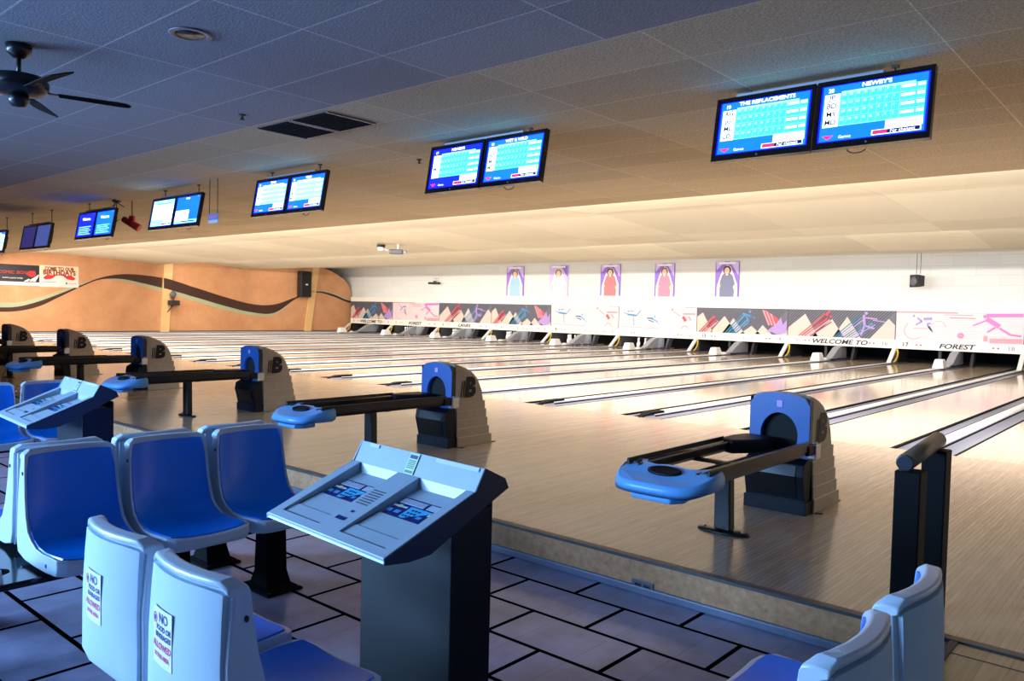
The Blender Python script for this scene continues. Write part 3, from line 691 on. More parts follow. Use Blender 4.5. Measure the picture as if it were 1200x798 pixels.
    m = MB(); m.box((.225, -.07, .40), (.285, .02, .50), 'chrome'); m.lathe([(.001, 0), (.018, 0), (.018, .012), (.001, .012)], 'chrome', (.255, -.02, .5)); tag(m.build('bracket', root, bevel=.006), 'metal bracket')
    # nose
    m = MB()
    out = []
    for k in range(0, 25):
        a_ = PI + PI*k/24
        out.append((.30*math.copysign(abs(math.cos(a_))**.62, math.cos(a_)), -1.54+.235*math.sin(a_)*1.0))
    inner = [(.295, -1.44), (.22, -1.41), (.18, -1.49), (.10, -1.515), (.04, -1.48), (-.04, -1.48), (-.10, -1.515), (-.18, -1.49), (-.22, -1.41), (-.295, -1.44)]
    pl = out + inner
    rings = []
    for z, sc in ((.395, .86), (.415, .97), (.445, 1.0), (.485, .985), (.508, .94)):
        rings.append([((x*sc), -1.50+(y+1.50)*sc, z - (.06*min(1, max(0, (-y-1.51)/.22)) if z > .44 else 0)) for x, y in pl])
    m.loft(rings, 'nose', smooth=True); ns = m.build('nose', root)
    m = MB(); m.prism([(-.17, -1.66), (-.12, -1.73), (.12, -1.73), (.17, -1.66), (.15, -1.54), (-.15, -1.54)], 'z', .345, .40, 'nose'); m.build('nose_lip', ns, bevel=.012)
    m = MB(); m.loft([[(.105*q*math.cos(a_), -1.585+.05*q*math.sin(a_), z-.02+.27*.05*q*math.sin(a_)) for a_ in [2*PI*j/20 for j in range(20)]] for q, z in ((1, .505), (1, .516), (.85, .520), (.7, .513), (.1, .512))], 'navy'); tag(m.build('air_vent', ns), 'dark oval air vent')
    # leg
    m = MB(); m.prism([(-.05, .02), (.06, .02), (.045, .44), (-.055, .44)], 'y', -.87, -.80, 'blackplastic'); m.box((-.24, -.86, .425), (.24, -.80, .445), 'blackplastic')
    lg = m.build('leg', root, bevel=.008)
    m = MB(); m.loft([[(.175*q*math.cos(a_), -.835+.07*q*math.sin(a_), z) for a_ in [2*PI*j/24 for j in range(24)]] for q, z in ((1, 0), (1, .008), (.93, .016), (.3, .02))], 'blackplastic')
    m.lathe([(.001, .016), (.012, .016), (.012, .024), (.001, .024)], 'chrome', (-.13, -.835, 0)); m.lathe([(.001, .016), (.012, .016), (.012, .024), (.001, .024)], 'chrome', (.13, -.835, 0)); m.build('base_plate', lg)
    return root
ret0 = make_return()
RETX = [(32.22, 'nearest one, standing on the approach at the right'), (28.73, 'second nearest, behind the near scoring console'), (25.28, 'third from the right'),
        (22.05, 'fourth from the right, rack ending above the far console'), (19.0, 'fifth from the right'), (16.0, 'farthest in view, cut by the left edge')]
for i, (x, d) in enumerate(RETX):
    o = ret0 if i == 0 else copy_tree(ret0)
    o.location = (x, -3.5, 0)
    tag(o, 'taupe and blue ball return, ' + d, 'ball return', 'ball returns on the approach')

# ------------------------------------------------------------------ televisions
def tv_screen(variant, team, num, names):
    w, h = .655, .385
    m = MB()
    def Q(u0, v0, u1, v1, mt, l): m.poly([(-w/2+u*w, -.001*l, -h/2+v*h) for u, v in ((u0, v0), (u1, v0), (u1, v1), (u0, v1))], mt)
    bg, cell, hi = {'a': ('e_mid', 'e_cyan', 'e_pale'), 'b': ('e_deep', 'e_cyan', 'e_pale'), 'c': ('e_mid', 'e_pale', 'e_white'), 'w': ('e_pale', 'e_white', 'e_cyan'), 'g': ('e_mid', 'e_white', 'e_white'),
                    'd': ('e_deep', 'e_deep', 'e_white'), 'm': ('e_mid', 'e_pale', 'e_white'), 'o': ('e_dim', 'e_dim', 'e_dim2'), 'p': ('e_dim2', 'e_dim', 'e_dim2')}[variant]
    Q(0, 0, 1, 1, 'e_edge' if variant not in 'op' else bg, 0); Q(.02, .015, .985, .985, bg, 1)
    if variant in 'abcw':
        Q(.04, .26, .19, .84, 'e_white', 2); Q(.19, .26, .97, .84, cell, 2)
        for r in range(4):
            v = .28+.145*(3-r)
            for c in range(8): Q(.21+.065*c+(.004*c), v+.07, .21+.065*c+.04, v+.115, hi if variant != 'a' else 'e_pale', 3)
            Q(.76, v+.06, .88, v+.105, 'e_white', 3); Q(.9, v+.06, .965, v+.11, 'e_white', 3)
            Q(.19, v-.012, .97, v-.004, 'e_pale', 3)
            for c in range(9): Q(.197+.069*c, v, .2+.069*c, v+.12, 'e_pale', 3)
        Q(.2, .83, .88, .87, hi, 3); Q(.64, .12, .97, .26, 'e_white', 4)
        Q(.52, .03, .96, .115, 'e_white', 3); Q(.53, .04, .95, .105, 'e_navy', 4); Q(.53, .04, .66, .105, 'e_red', 5)
        m.poly([(-w/2+u*w, -.005, -h/2+v*h) for u, v in ((.05, .105), (.1, .04), (.16, .105))], 'e_red')
    if variant == 'g': Q(.02, .1, .6, .5, 'e_white', 2); Q(.02, .02, .98, .14, 'e_pale', 2); Q(.3, .06, .9, .1, 'e_navy', 3); Q(.4, .9, .55, .95, 'e_white', 3)
    if variant in 'dm':
        for r in range(5): Q(.1, .08+.08*r, .85-.1*(r % 2), .11+.08*r, 'e_pale', 3)
    return m
def tv_text(variant, team, num, names):
    w, h = .655, .385; m = MB()
    f0 = lambda cx, cy: (lambda x, y: (-w/2+cx*w+x, -.007, -h/2+cy*h+y))
    if variant in 'abcwdm':
        add_text(m, team, .038 if variant in 'abcw' else .07, f0(.53, .93) if variant in 'abcw' else f0(.5, .75), 'e_white', 0, 1.15, .001)
    if variant in 'abcw':
        add_text(m, num, .036, f0(.1, .9), 'e_white', 0, 1, .001)
        for r, nme in enumerate(names): add_text(m, nme, .048, f0(.115, .335+.145*(3-r)), 'e_ink', 0, 1, .001)
        add_text(m, 'For changes', .03, f0(.8, .07), 'e_white'); add_text(m, 'Games', .028, f0(.27, .065), 'e_white')
    else: add_text(m, num, .02, f0(.9, .96), 'e_white' if variant not in 'op' else 'e_dim2')
    return m
def make_tv(x, z, y, spec, lab):
    t = empty('television', (x, y, z), 0, lab, 'television', 'scoring televisions hanging over the approach'); t.rotation_euler = (math.radians(-10), 0, 0)
    W2, H2 = .355, .232
    m = MB(); m.box((-W2, 0, -H2), (W2, .035, H2), 'tvbezel'); m.prism([(.035, -.16), (.035, .16), (.07, .10), (.07, -.12)], 'x', -.28, .28, 'blackplastic')
    # raised bezel frame
    m.box((-W2, -.012, -H2), (W2, 0, -H2+.042), 'tvbezel'); m.box((-W2, -.012, H2-.026), (W2, 0, H2), 'tvbezel')
    m.box((-W2, -.012, -H2+.042), (-W2+.024, 0, H2-.026), 'tvbezel'); m.box((W2-.024, -.012, -H2+.042), (W2, 0, H2-.026), 'tvbezel')
    m.build('frame', t)
    s = tv_screen(*spec).build('screen', t, loc=(0, -.003, .008))
    tv_text(*spec).build('lettering', s)
    m = MB(); m.lathe([(.001, 0), (.007, 0), (.007, .002), (.001, .002)], 'spkgrey'); m.build('logo', t, loc=(-.012, -.0125, -H2+.02), rot=(PI/2, 0, 0)); 
    return t
N1 = ['AG', 'JG', 'ML', 'LD']; N2 = ['JP', 'BD', 'MS', 'MD']
TV = [ (32.44, 2.92, ('a', 'THE REPLACEMENTS', '19', N1), ('a', "NEWBY'S", '20', N2), 'in the nearest and largest pair'),
       (29.43, 2.925, ('b', 'NEWBYS', '17', N1), ('a', 'WET & WILD', '18', N2), 'in the second nearest pair, above the middle of the lanes'),
       (26.31, 2.88, ('c', 'TEAM', '15', N1), ('c', 'TEAM', '16', N2), 'in the third pair from the right'),
       (23.53, 2.85, ('w', 'TEAM', '13', N1), ('g', '', '14', N2), 'in the fourth pair, right of the red light'),
       (20.82, 2.82, ('d', 'Welcome', '11', N1), ('m', 'Welcome', '12', N2), 'in the fifth pair, left of the red light'),
       (18.16, 2.73, ('o', '', '9', N1), ('p', '', '10', N2), 'in the dim sixth pair near the left edge'),
       (15.75, 2.71, ('m', 'Welcome', '7', N1), ('c', 'TEAM', '8', N2), 'in the pair cut by the left edge')]
for i, (x, zt, a, b, d) in enumerate(TV):
    y = -3.66
    for s, sp_, side_ in ((-1, a, 'left'), (1, b, 'right')):
        make_tv(x+s*.3615, zt-.235, y, sp_, '%s television %s' % ({'a': 'bright blue', 'b': 'deep blue', 'c': 'pale cyan', 'w': 'washed-out white', 'g': 'blue and white glowing', 'd': 'deep blue text', 'm': 'light blue text', 'o': 'unlit violet', 'p': 'dim blue'}[sp_[0]], side_ + ' ' + d))
    e = empty('mounting_bar', (x, y+.115, zt+.02), 0, 'mounting bar behind televisions ' + d, 'mounting bar', 'mounting bars of the televisions')
    m = MB(); m.box((-.6, -.03, -.035), (.4, .03, .012), 'silver'); m.box((-.5, -.01, -.22), (-.42, .0, -.03), 'silver'); m.box((.3, -.01, -.22), (.38, .0, -.03), 'silver'); m.build('bar', e, bevel=.004)
    for rx_ in (-.52, .46):
        m = MB(); m.tube([(rx_, 0, -.03), (rx_, 0, 2.95-zt)], .006, 'cable', 6); m.box((rx_-.02, -.015, 2.935-zt), (rx_+.02, .015, 2.95-zt), 'cable'); m.tube([(rx_, 0, .02), (rx_+.012, 0, .035), (rx_, 0, .05)], .008, 'cable', 6); m.build('hanger_rod', e)
    m = MB(); m.tube([(.25+.06*math.cos(a_), -.03, -.47+.03*math.sin(a_)) for a_ in [PI+PI*j/8 for j in range(9)]], .004, 'cable', 6); m.build('cable_loop', e)

# ------------------------------------------------------------------ seats
def chair_mesh():
    F = [(.028, .862), (.033, .85), (.040, .76), (.055, .66), (.075, .575), (.105, .51), (.16, .462), (.24, .438), (.34, .432), (.45, .437), (.53, .44), (.545, .434), (.548, .40)]
    Bk = [(.535, .385), (.42, .375), (.25, .372), (.12, .375), (.03, .395), (-.005, .45), (-.022, .54), (-.022, .65), (-.012, .76), (-.006, .843), (-.019, .847), (-.02, .860), (-.014, .865), (.02, .867)]
    ts = [-1, -.97, -.85, -.65, -.35, 0, .35, .65, .85, .97, 1]
    def T_(t, y, z, front):
        hw = .215 - .012*max(0, (z-.5)/.36)
        cy = .038*t*t*(1 if z > .5 else max(0, (z-.40)/.1))*(1 if y < .3 else 0)
        zz = z
        if z > .81: zz -= .022*max(0, (abs(t)-.8)/.2)**2
        if y > .4: y = y - .045*max(0, (abs(t)-.7)/.3)**2
        if front and z < .5: zz += .018*t*t
        if front and z > .45 and y < .2: y = y + .012*max(0, (abs(t)-.8)/.2)
        return (t*hw, y+cy, zz)
    m = MB()
    m.loft([[T_(t, y, z, True) for y, z in F] + [T_(t, y, z, False) for y, z in Bk] for t in ts], 'shell', smooth=True)
    ins = MB(); G = F[1:11]; n = len(G); rows = []
    tt = [-.925, -.88, -.65, -.3, 0, .3, .65, .88, .925]
    def N(i):
        a = Vector((0,)+G[max(0, i-1)]); b = Vector((0,)+G[min(n-1, i+1)]); d = (b-a).normalized(); return Vector((0, -d.z, d.y)) * (1)
    gg = [(G[0][0], G[0][1]-.008)] + G[1:-1] + [(G[-1][0]-.012, G[-1][1])]
    for off, sc in ((-.004, 1.0), (.004, 1.0), (.007, .975)):
        pass
    def S(t, i, off):
        y, z = gg[i]; p = Vector(T_(t, y, z, True)); nn = N(i)
        return p + Vector((0, abs(nn.y)*off if z > .45 else nn.y*0 + abs(nn.y)*off, abs(nn.z)*off))
    top = [[ins.bm.verts.new(S(t*(1 if 0 < i < n-1 else .95), i, .006)) for t in tt] for i in range(n)]
    bot = [[ins.bm.verts.new(S(t*1.03*(1 if 0 < i < n-1 else .95), i, -.004)) for t in tt] for i in range(n)]
    for i in range(n-1):
        for j in range(len(tt)-1): ins.face([top[i][j], top[i][j+1], top[i+1][j+1], top[i+1][j]], 'seatblue', True)
    per = [(0, j) for j in range(len(tt))] + [(i, len(tt)-1) for i in range(1, n)] + [(n-1, j) for j in range(len(tt)-2, -1, -1)] + [(i, 0) for i in range(n-2, 0, -1)]
    for a in range(len(per)):
        p, q = per[a], per[(a+1) % len(per)]
        ins.face([top[p[0]][p[1]], top[q[0]][q[1]], bot[q[0]][q[1]], bot[p[0]][p[1]]], 'seatblue', True)
    return m, ins, T_
def make_chair():
    root = empty('moulded_chair', (0, 0, 0))
    m, ins, T_ = chair_mesh()
    o = m.build('shell', root, bevel=.004, seg=2)
    o2 = ins.build('seat_pad', root)
    m = MB(); rows = []
    zz_ = [(-.021, .838), (-.026, .76), (-.031, .65), (-.031, .54), (-.012, .44), (.022, .388)]
    tt = [-.93, -.9, -.6, -.3, 0, .3, .6, .9, .93]
    A = [[m.bm.verts.new(T_(t, y-(0 if abs(t) > .92 else .001), z, False)) for t in tt] for y, z in zz_]
    Bq = [[m.bm.verts.new(T_(t, y+.016, z, False)) for t in tt] for y, z in zz_]
    for i in range(len(zz_)-1):
        for j in range(len(tt)-1): m.face([A[i][j], A[i][j+1], A[i+1][j+1], A[i+1][j]], 'shell', True); m.face([Bq[i][j], Bq[i+1][j], Bq[i+1][j+1], Bq[i][j+1]], 'shell', True)
        m.face([A[i][0], A[i+1][0], Bq[i+1][0], Bq[i][0]], 'shell'); m.face([A[i][-1], A[i+1][-1], Bq[i+1][-1], Bq[i][-1]], 'shell')
    for j in range(len(tt)-1): m.face([A[0][j], A[0][j+1], Bq[0][j+1], Bq[0][j]], 'shell'); m.face([A[-1][j], A[-1][j+1], Bq[-1][j+1], Bq[-1][j]], 'shell')
    o3 = m.build('back_cover', root); o3.data.materials[0] = M['shellback']
    for md in (o, o2, o3):
        for p in md.data.polygons: p.use_smooth = True
        md.data.set_sharp_from_angle(angle=math.radians(28))
    for s in (-1, 1):
        for (y, z) in ((.06, .76), (.43, .408)):
            m = MB(); c = Vector(T_(s, y-.03 if z > .5 else y, z, False)); m.loft([[(c.x+dx*s, c.y+.006*math.cos(2*PI*k/8), c.z+.009*math.sin(2*PI*k/8)) for k in range(8)] for dx in (-.004, .003)], 'screw'); m.build('screw', root)
    return root
ch0 = make_chair()
used = False
GA, GB, GF, GR, GL = 'chairs of the near row facing right', 'chairs backing onto the near row', 'chairs in front of the near console', 'chairs at the lower right', 'chairs beside the far console'
def chair(x, y, rz, lab, grp, sticker=False):
    global used
    o = ch0 if not used else copy_tree(ch0); used = True
    o.location = (x, y, LOW); o.rotation_euler = (0, 0, rz)
    tag(o, lab, 'chair', grp)
    return o
RX, LX = -PI/2, PI/2        # facing +X, facing -X
YA = [-6.56, -7.03, -7.50]
for i, d in enumerate(('farthest of the near row of three facing right', 'middle of the near row of three facing right', 'nearest of the near row of three facing right')):
    chair(30.34, YA[i], RX, 'blue and white chair, ' + d, GA)
for i, d in enumerate(('behind the farthest chair of the near row', 'behind the middle chair of the near row', 'behind the nearest chair of the near row')):
    chair(30.24, YA[i]+.02, LX, 'blue and white chair ' + d + ', facing away', GB)
F1 = chair(31.95, -7.955, 0, 'left of the two chairs whose white backs carry a notice sticker', GF)
F2 = chair(32.44, -7.965, 0, 'right of the two chairs whose white backs carry a notice sticker', GF)
chair(33.93, -6.66, LX, 'farther of the two chairs at the lower right, below the handrail posts', GR)
chair(33.93, -7.14, LX, 'nearer of the two chairs at the lower right, cut by the bottom edge', GR)
for i, d in enumerate(('partly hidden behind the far console', 'left of the one behind the far console', 'nearest of the far row, at the left edge')):
    chair(27.0, YA[i]+.1, RX, 'blue chair of the far row, ' + d, GL)
chair(30.62, -8.44, 0, 'chair showing only its white-edged seat corner at the lower left edge', GF)
# stickers on the two chair backs
def sticker(parent, x, z):
    m = MB(); yb = lambda xx: -.0320 + .038*(xx/.208)**2
    n = 6; w, h = .125, .155
    cols = [[(x-w/2+w*i/n, yb(x-w/2+w*i/n)-.0012, z+sz*h/2) for sz in (-1, 1)] for i in range(n+1)]
    V = [[m.bm.verts.new(p) for p in c] for c in cols]
    for a, b in zip(V[:-1], V[1:]): m.face([a[0], b[0], b[1], a[1]], 'sticker')
    st = m.build('notice_sticker', parent); tag(st, 'white notice sticker')
    m = MB()
    for body, sz, dx, dz, mt in (('NO', .036, .012, .052, 'stblue'), ('FOOD OR', .02, .012, .024, 'stblue'), ('BEVERAGES', .019, .008, .003, 'stblue'), ('ALLOWED', .025, 0, -.025, 'stred'), ('IN THIS AREA', .016, 0, -.052, 'stred')):
        add_text(m, body, sz, lambda a, b: (x+dx+a, yb(x+dx+a)-.0021, z+dz+b), mt, 0, 1, .0008)
    f = lambda a, b: (x-.045+a, yb(x-.045+a)-.0021, z+.045+b)
    for k in range(14):
        t0, t1 = 2*PI*k/14, 2*PI*(k+1)/14
        m.poly([f(r*math.cos(t), r*math.sin(t)) for r, t in ((.011, t0), (.011, t1), (.015, t1), (.015, t0))], 'stred')
    m.poly([f(-.005, -.007), f(.004, -.007), f(.006, .006), f(-.007, .006)], 'stblue')
    m.build('lettering', st)
sticker(F1, -.035, .655); sticker(F2, -.05, .665)
# seat frames: beams and pedestals
def seating_frame(x, y0, y1, peds, lab, along='y', z=.35):
    e = empty('seat_frame', (x if along == 'y' else (y0+y1)/2, (y0+y1)/2 if along == 'y' else x, LOW), 0 if along == 'y' else -PI/2, lab, 'seat frame', 'black frames under the chairs')
    L_ = abs(y1-y0)/2
    m = MB(); m.box((-.04, -L_, .33), (.04, L_, .372), 'matteblack'); m.build('beam', e, bevel=.004)
    for p in peds:
        dy = p-(y0+y1)/2
        m = MB(); m.loft([[(sx*a, dy+sy*b, zz) for sx, sy in ((-1, -1), (1, -1), (1, 1), (-1, 1))] for a, b, zz in ((.15, .11, 0), (.15, .11, .012), (.085, .075, .03), (.06, .065, .1), (.055, .06, .33))], 'matteblack', smooth=False)
        for sx in (-1, 1):
            for sy in (-1, 1): m.lathe([(.001, .012), (.009, .012), (.009, .02), (.001, .02)], 'screw', (sx*.13, dy+sy*.09, 0), 8)
        m.build('pedestal', e, bevel=.006)
    return e
seating_frame(30.62, -7.26, -6.35, (-6.55, -7.1), 'black beam and pedestals under the near row of chairs facing right')
seating_frame(29.98, -7.26, -6.35, (-6.55, -7.1), 'black beam and pedestals under the chairs backing onto the near row')
seating_frame(-7.67, 31.7, 32.66, (32.0,), 'black beam and pedestal under the two chairs seen from behind', 'x')
seating_frame(33.66, -7.4, -6.4, (-6.9,), 'black beam and pedestal under the two chairs at the lower right')
seating_frame(27.27, -7.6, -6.25, (-6.5, -7.3), 'black beam and pedestals under the far row of chairs')
seating_frame(-8.15, 30.35, 30.85, (30.6,), 'black beam and pedestal under the chair at the lower left edge', 'x')
# low glossy black cup table
e = empty('cup_table', (30.1, -7.86, LOW), 0, 'low glossy black table with cup holes at the end of the near row', 'table')
m = MB(); m.box((-.68, -.09, .325), (.60, .56, .355), 'blackgloss'); m.build('table_top', e, bevel=.012)
m = MB()
for cx in (-.2, .12, .4): m.lathe([(.048, .3555), (.052, .3565), (.036, .3565), (.034, .3555)], 'matteblack', (cx, .02, 0))
m.build('cup_ring', e)
m = MB(); m.loft([[(sx*a, sy*b, zz) for sx, sy in ((-1, -1), (1, -1), (1, 1), (-1, 1))] for a, b, zz in ((.14, .08, 0), (.14, .08, .012), (.06, .05, .05), (.05, .05, .325))], 'matteblack', smooth=False); m.build('pedestal', e)

# ------------------------------------------------------------------ scoring consoles
def make_console():
    root = empty('scoring_console', (0, 0, 0))          # origin: floor, right side x=0, body front y=0
    m = MB(); m.box((-.60, 0, 0), (-.065, .18, .86), 'consbody'); m.box((-.60, 0.18, 0), (-.065, .19, .9), 'consbody'); m.box((-.62, -.01, 0), (-.045, .2, .04), 'consbody'); m.build('cabinet', root, bevel=.004)
    z0 = -LOW
    # head solid (y,z) profile, origin body front y=-7.05
    low = [(-.33, .775), (-.325, .79), (-.235, .822), (-.235, .815), (.035, .905), (.045, .94), (.085, 1.018), (.18, .972), (.195, .938), (.085, .888), (-.15, .772), (-.235, .765)]
    m = MB(); m.prism(low, 'x', -.725, 0, 'console'); hd = m.build('head', root)
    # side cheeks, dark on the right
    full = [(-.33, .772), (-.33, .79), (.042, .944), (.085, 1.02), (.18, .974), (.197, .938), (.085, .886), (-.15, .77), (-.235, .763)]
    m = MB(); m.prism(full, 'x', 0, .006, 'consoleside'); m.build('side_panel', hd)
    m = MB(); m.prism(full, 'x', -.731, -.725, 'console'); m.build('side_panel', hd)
    # raised ribs either side of the key wells
    for x0, x1 in ((-.725, -.675), (-.43, -.30), (-.045, 0)):
        m = MB(); m.prism([(-.30, .798), (-.245, .816), (.036, .90), (.042, .944), (-.30, .806)], 'x', x0, x1, 'console'); m.build('rib', hd, bevel=.003)
    m = MB(); m.prism([(-.33, .783), (-.33, .794), (-.295, .8085), (-.295, .795)], 'x', -.725, 0, 'console'); m.build('front_lip', hd, bevel=.002)
    # keypads on the well floors
    def fl(x, s, l=0):       # s metres up the slope from the front of the well
        y = -.235+s*.9487; return (x, y, .815+s*.3162+.0012*(l+1)+.0018)
    for wx0, wx1 in ((-.668, -.437), (-.293, -.052)):
        kp = MB(); W_ = wx1-wx0
        def R(u0, s0, u1, s1, mt, l): kp.poly([fl(wx0+u0*W_, s0, l), fl(wx0+u1*W_, s0, l), fl(wx0+u1*W_, s1, l), fl(wx0+u0*W_, s1, l)], mt)
        R(.0, -.0, 1, .10, 'console', 0)
        R(.04, .10, .96, .215, 'padnavy', 0)
        R(.08, .178, .62, .208, 'padwhite', 1); R(.68, .178, .95, .21, 'padwhite', 1)
        for q in range(3): R(.08, .184+.008*q, .62, .186+.008*q, 'padnavy', 2)
        for q in range(4): R(.72+.06*q, .178, .725+.06*q, .21, 'padnavy', 2)
        kp.poly([fl(wx0+.4*W_, .172, 1), fl(wx0+.42*W_, .105, 1), fl(wx0+.52*W_, .105, 1), fl(wx0+.93*W_, .172, 1)], 'padcyan')
        R(.05, .155, .36, .165, 'padwhite', 1); R(.05, .12, .16, .138, 'artblue', 1); R(.22, .12, .34, .138, 'artblue', 1); R(.72, .12, .82, .135, 'artblue', 1)
        R(.16, .152, .24, .168, 'padyellow', 2); R(.86, .145, .95, .16, 'padyellow', 2)
        for a in range(3):
            for b in range(3): 
                c = fl(wx0+(.47+.07*a+.025*b)*W_, .118+.018*b, 2); kp.poly([(c[0]+.0055*math.cos(t*PI/4), c[1]+.005*math.sin(t*PI/4), c[2]+.0017*math.sin(t*PI/4)) for t in range(8)], 'padnavy')
        kp.build('keypad', hd)
    def rp(x, s, l=0): return (x, -.30+s*.927, .806+s*.374+.0015*(l+1))
    m = MB()
    for q in range(7):
        m.poly([rp(-.41, .235-.014*q), rp(-.34, .235-.014*q), rp(-.34, .241-.014*q), rp(-.41, .241-.014*q)], 'spkgrey')
    m.build('printed_legend', hd); m = MB()
    m.poly([rp(-.372, .10), rp(-.355, .10), rp(-.355, .112), rp(-.372, .112)], 'padnavy'); m.build('button', hd); m = MB(); m.poly([rp(-.40, .052), rp(-.345, .052), rp(-.345, .07), rp(-.40, .07)], 'padnavy')
    m.build('logo', hd)
    # notice on the raised back strip: strip runs (.045,.94)->(.085,1.018)
    def st(x, s, l=0): return (x, .043+s*.456-.0013*(l+1), .942+s*.89+.0008*(l+1))
    m = MB()
    def R2(x0, s0, x1, s1, mt, l): m.poly([st(x0, s0, l), st(x1, s0, l), st(x1, s1, l), st(x0, s1, l)], mt)
    R2(-.40, .002, -.345, .083, 'noticegreen', 0); R2(-.394, .062, -.352, .076, 'stblue', 1)
    for q in range(5): R2(-.394, .024+.007*q, -.353, .028+.007*q, 'noticeink', 1)
    R2(-.394, .006, -.353, .016, 'noticeink', 1); m.build('notice_label', hd)
    for a, b in ((-.66, -.60), (-.25, -.02)):
        m = MB(); m.poly([st(a, .07), st(b, .07), st(b, .084), st(a, .084)], 'padwhite'); m.build('tape_strip', hd)
    return root
con = make_console(); con.location = (32.615, -7.075, LOW); con.rotation_euler[2] = math.radians(-4); tag(con, 'grey two-player scoring console on black pedestal, the large one in the foreground', 'scoring console', 'scoring consoles')
c2 = copy_tree(con); c2.location = (29.13, -6.95, LOW); tag(c2, 'smaller grey scoring console further back at the left, among the far chairs', 'scoring console', 'scoring consoles')

# ------------------------------------------------------------------ handrail
e = empty('handrail', (33.52, -5.0, LOW), 0, 'short worn wooden handrail on two square black posts at the ramp', 'handrail')
m = MB(); m.box((-.045, -.33, 0), (.06, -.22, .915), 'postblack'); m.build('post', e, bevel=.006)
m = MB(); m.box((-.045, .10, -LOW), (.06, .21, .955), 'postblack'); m.build('post', e, bevel=.006)
m = MB(); m.tube([(0, -.34, .955), (0, .20, .995)], .037, 'handrail', 16); rl = m.build('rail', e)
m = MB(); m.tube([(0, -.352, .954), (0, -.339, .955)], .036, 'handend', 16); m.build('end_cap', rl, bevel=.005)
m = MB(); m.box((-.11, .12, .90), (-.03, .2, .925), 'postblack'); m.build('bracket', e)

# ------------------------------------------------------------------ outlet in step
e = empty('outlet', (32.16, STEP-.012, -.155), 0, 'metal double outlet set in the face of the step', 'outlet')
m = MB(); m.box((-.07, -.008, -.035), (.07, .0, .035), 'spkgrey'); m.build('cover_plate', e, bevel=.003)
m = MB()
for s in (-1, 1):
    m.box((s*.028-.02, -.0105, -.018), (s*.028+.02, -.008, .018), 'blackplastic')
m.build('socket', e)

# ------------------------------------------------------------------ ceiling things
e = empty('ceiling_fan', (28.72, -7.2, 2.965), 0, 'dark ceiling fan hanging from the grey tiles at the upper left', 'ceiling fan')
m = MB(); m.lathe([(.001, 0), (.075, 0), (.07, -.05), (.03, -.085), (.001, -.085)], 'fanmetal'); m.build('canopy', e)
m = MB(); m.tube([(0, 0, -.07), (0, 0, -.2)], .014, 'fanmetal'); m.build('down_rod', e)
m = MB(); m.lathe([(.001, -.17), (.06, -.18), (.15, -.20), (.17, -.23), (.17, -.27), (.14, -.30), (.07, -.31), (.001, -.31)], 'fanmetal', n=28); m.build('motor', e)
m = MB(); m.lathe([(.001, -.31), (.055, -.31), (.06, -.35), (.04, -.385), (.001, -.39)], 'fanmetal'); m.build('switch_housing', e)
for k in range(5):
    a = math.radians(75+72*k)
    m = MB(); f = lambda r, w, z: (r*math.cos(a)-w*math.sin(a), r*math.sin(a)+w*math.cos(a), z)
    pts = [(.22, -.055), (.58, -.08), (.63, -.065), (.65, 0), (.63, .065), (.58, .08), (.22, .055)]
    A = [m.bm.verts.new(f(r, w, -.285+w*.38)) for r, w in pts]; Bv = [m.bm.verts.new(f(r, w, -.278+w*.38)) for r, w in pts]
    m.face(A[::-1], 'fanblade'); m.face(Bv, 'fanblade')
    for i in range(len(pts)): m.face([A[i], A[(i+1) % 7], Bv[(i+1) % 7], Bv[i]], 'fanblade')
    b_ = m.build('blade', e)
    m = MB(); A = [f(.13, -.02, -.275), f(.13, .02, -.275), f(.28, .03, -.274), f(.28, -.03, -.284)]; m.loft([A, [(x, y, z-.006) for x, y, z in A]], 'fanmetal', smooth=False); m.build('blade_iron', b_)
e = empty('recessed_downlight', (29.8, -6.62, 2.97), 0, 'round unlit recessed downlight in the grey ceiling tiles', 'ceiling light')
m = MB(); m.lathe([(.085, -.001), (.12, -.001), (.125, -.006), (.118, -.010), (.09, -.008), (.085, -.001)], 'lamprim', n=32); m.build('rim', e)
m = MB(); m.lathe([(.001, -.003), (.087, -.003), (.087, -.0065), (.001, -.0065)], 'lampdark', n=32); m.build('lens', e)
# black return-air grilles
for x0, x1, lab in ((27.88, 28.36, 'left'), (28.42, 28.9, 'right')):
    e = empty('ceiling_vent', ((x0+x1)/2, -4.74, 2.965), 0, 'black air grille in the ceiling above the approach, %s of two' % lab, 'vent', 'black ceiling grilles')
    w = (x1-x0)/2
    m = MB(); m.box((-w, -.24, -.008), (w, .24, 0.002), 'vent'); m.build('grille', e)
    m = MB(); m.box((-w-.02, -.26, -.012), (-w, .26, .0), 'lamprim'); m.build('frame', e); m = MB(); m.box((w, -.26, -.012), (w+.02, .26, .0), 'lamprim'); m.build('frame', e)
    m = MB()
    for q in range(12): m.box((-w+.01, -.22+.04*q, -.013), (w-.01, -.205+.04*q, -.008), 'vent')
    m.build('slat', e)
# sprinklers
for (x, y, lab) in ((28.2, -5.35, 'beside the black grilles'), (27.95, -3.1, 'in front of the second television pair')):
    o = MB().lathe([(.001, 0), (.03, 0), (.03, -.008), (.012, -.012), (.012, -.04), (.022, -.042), (.022, -.046), (.001, -.046)], 'cable', n=12).build('sprinkler', loc=(x, y, 2.97)); tag(o, 'small ceiling sprinkler head ' + lab, 'sprinkler', 'ceiling sprinklers')
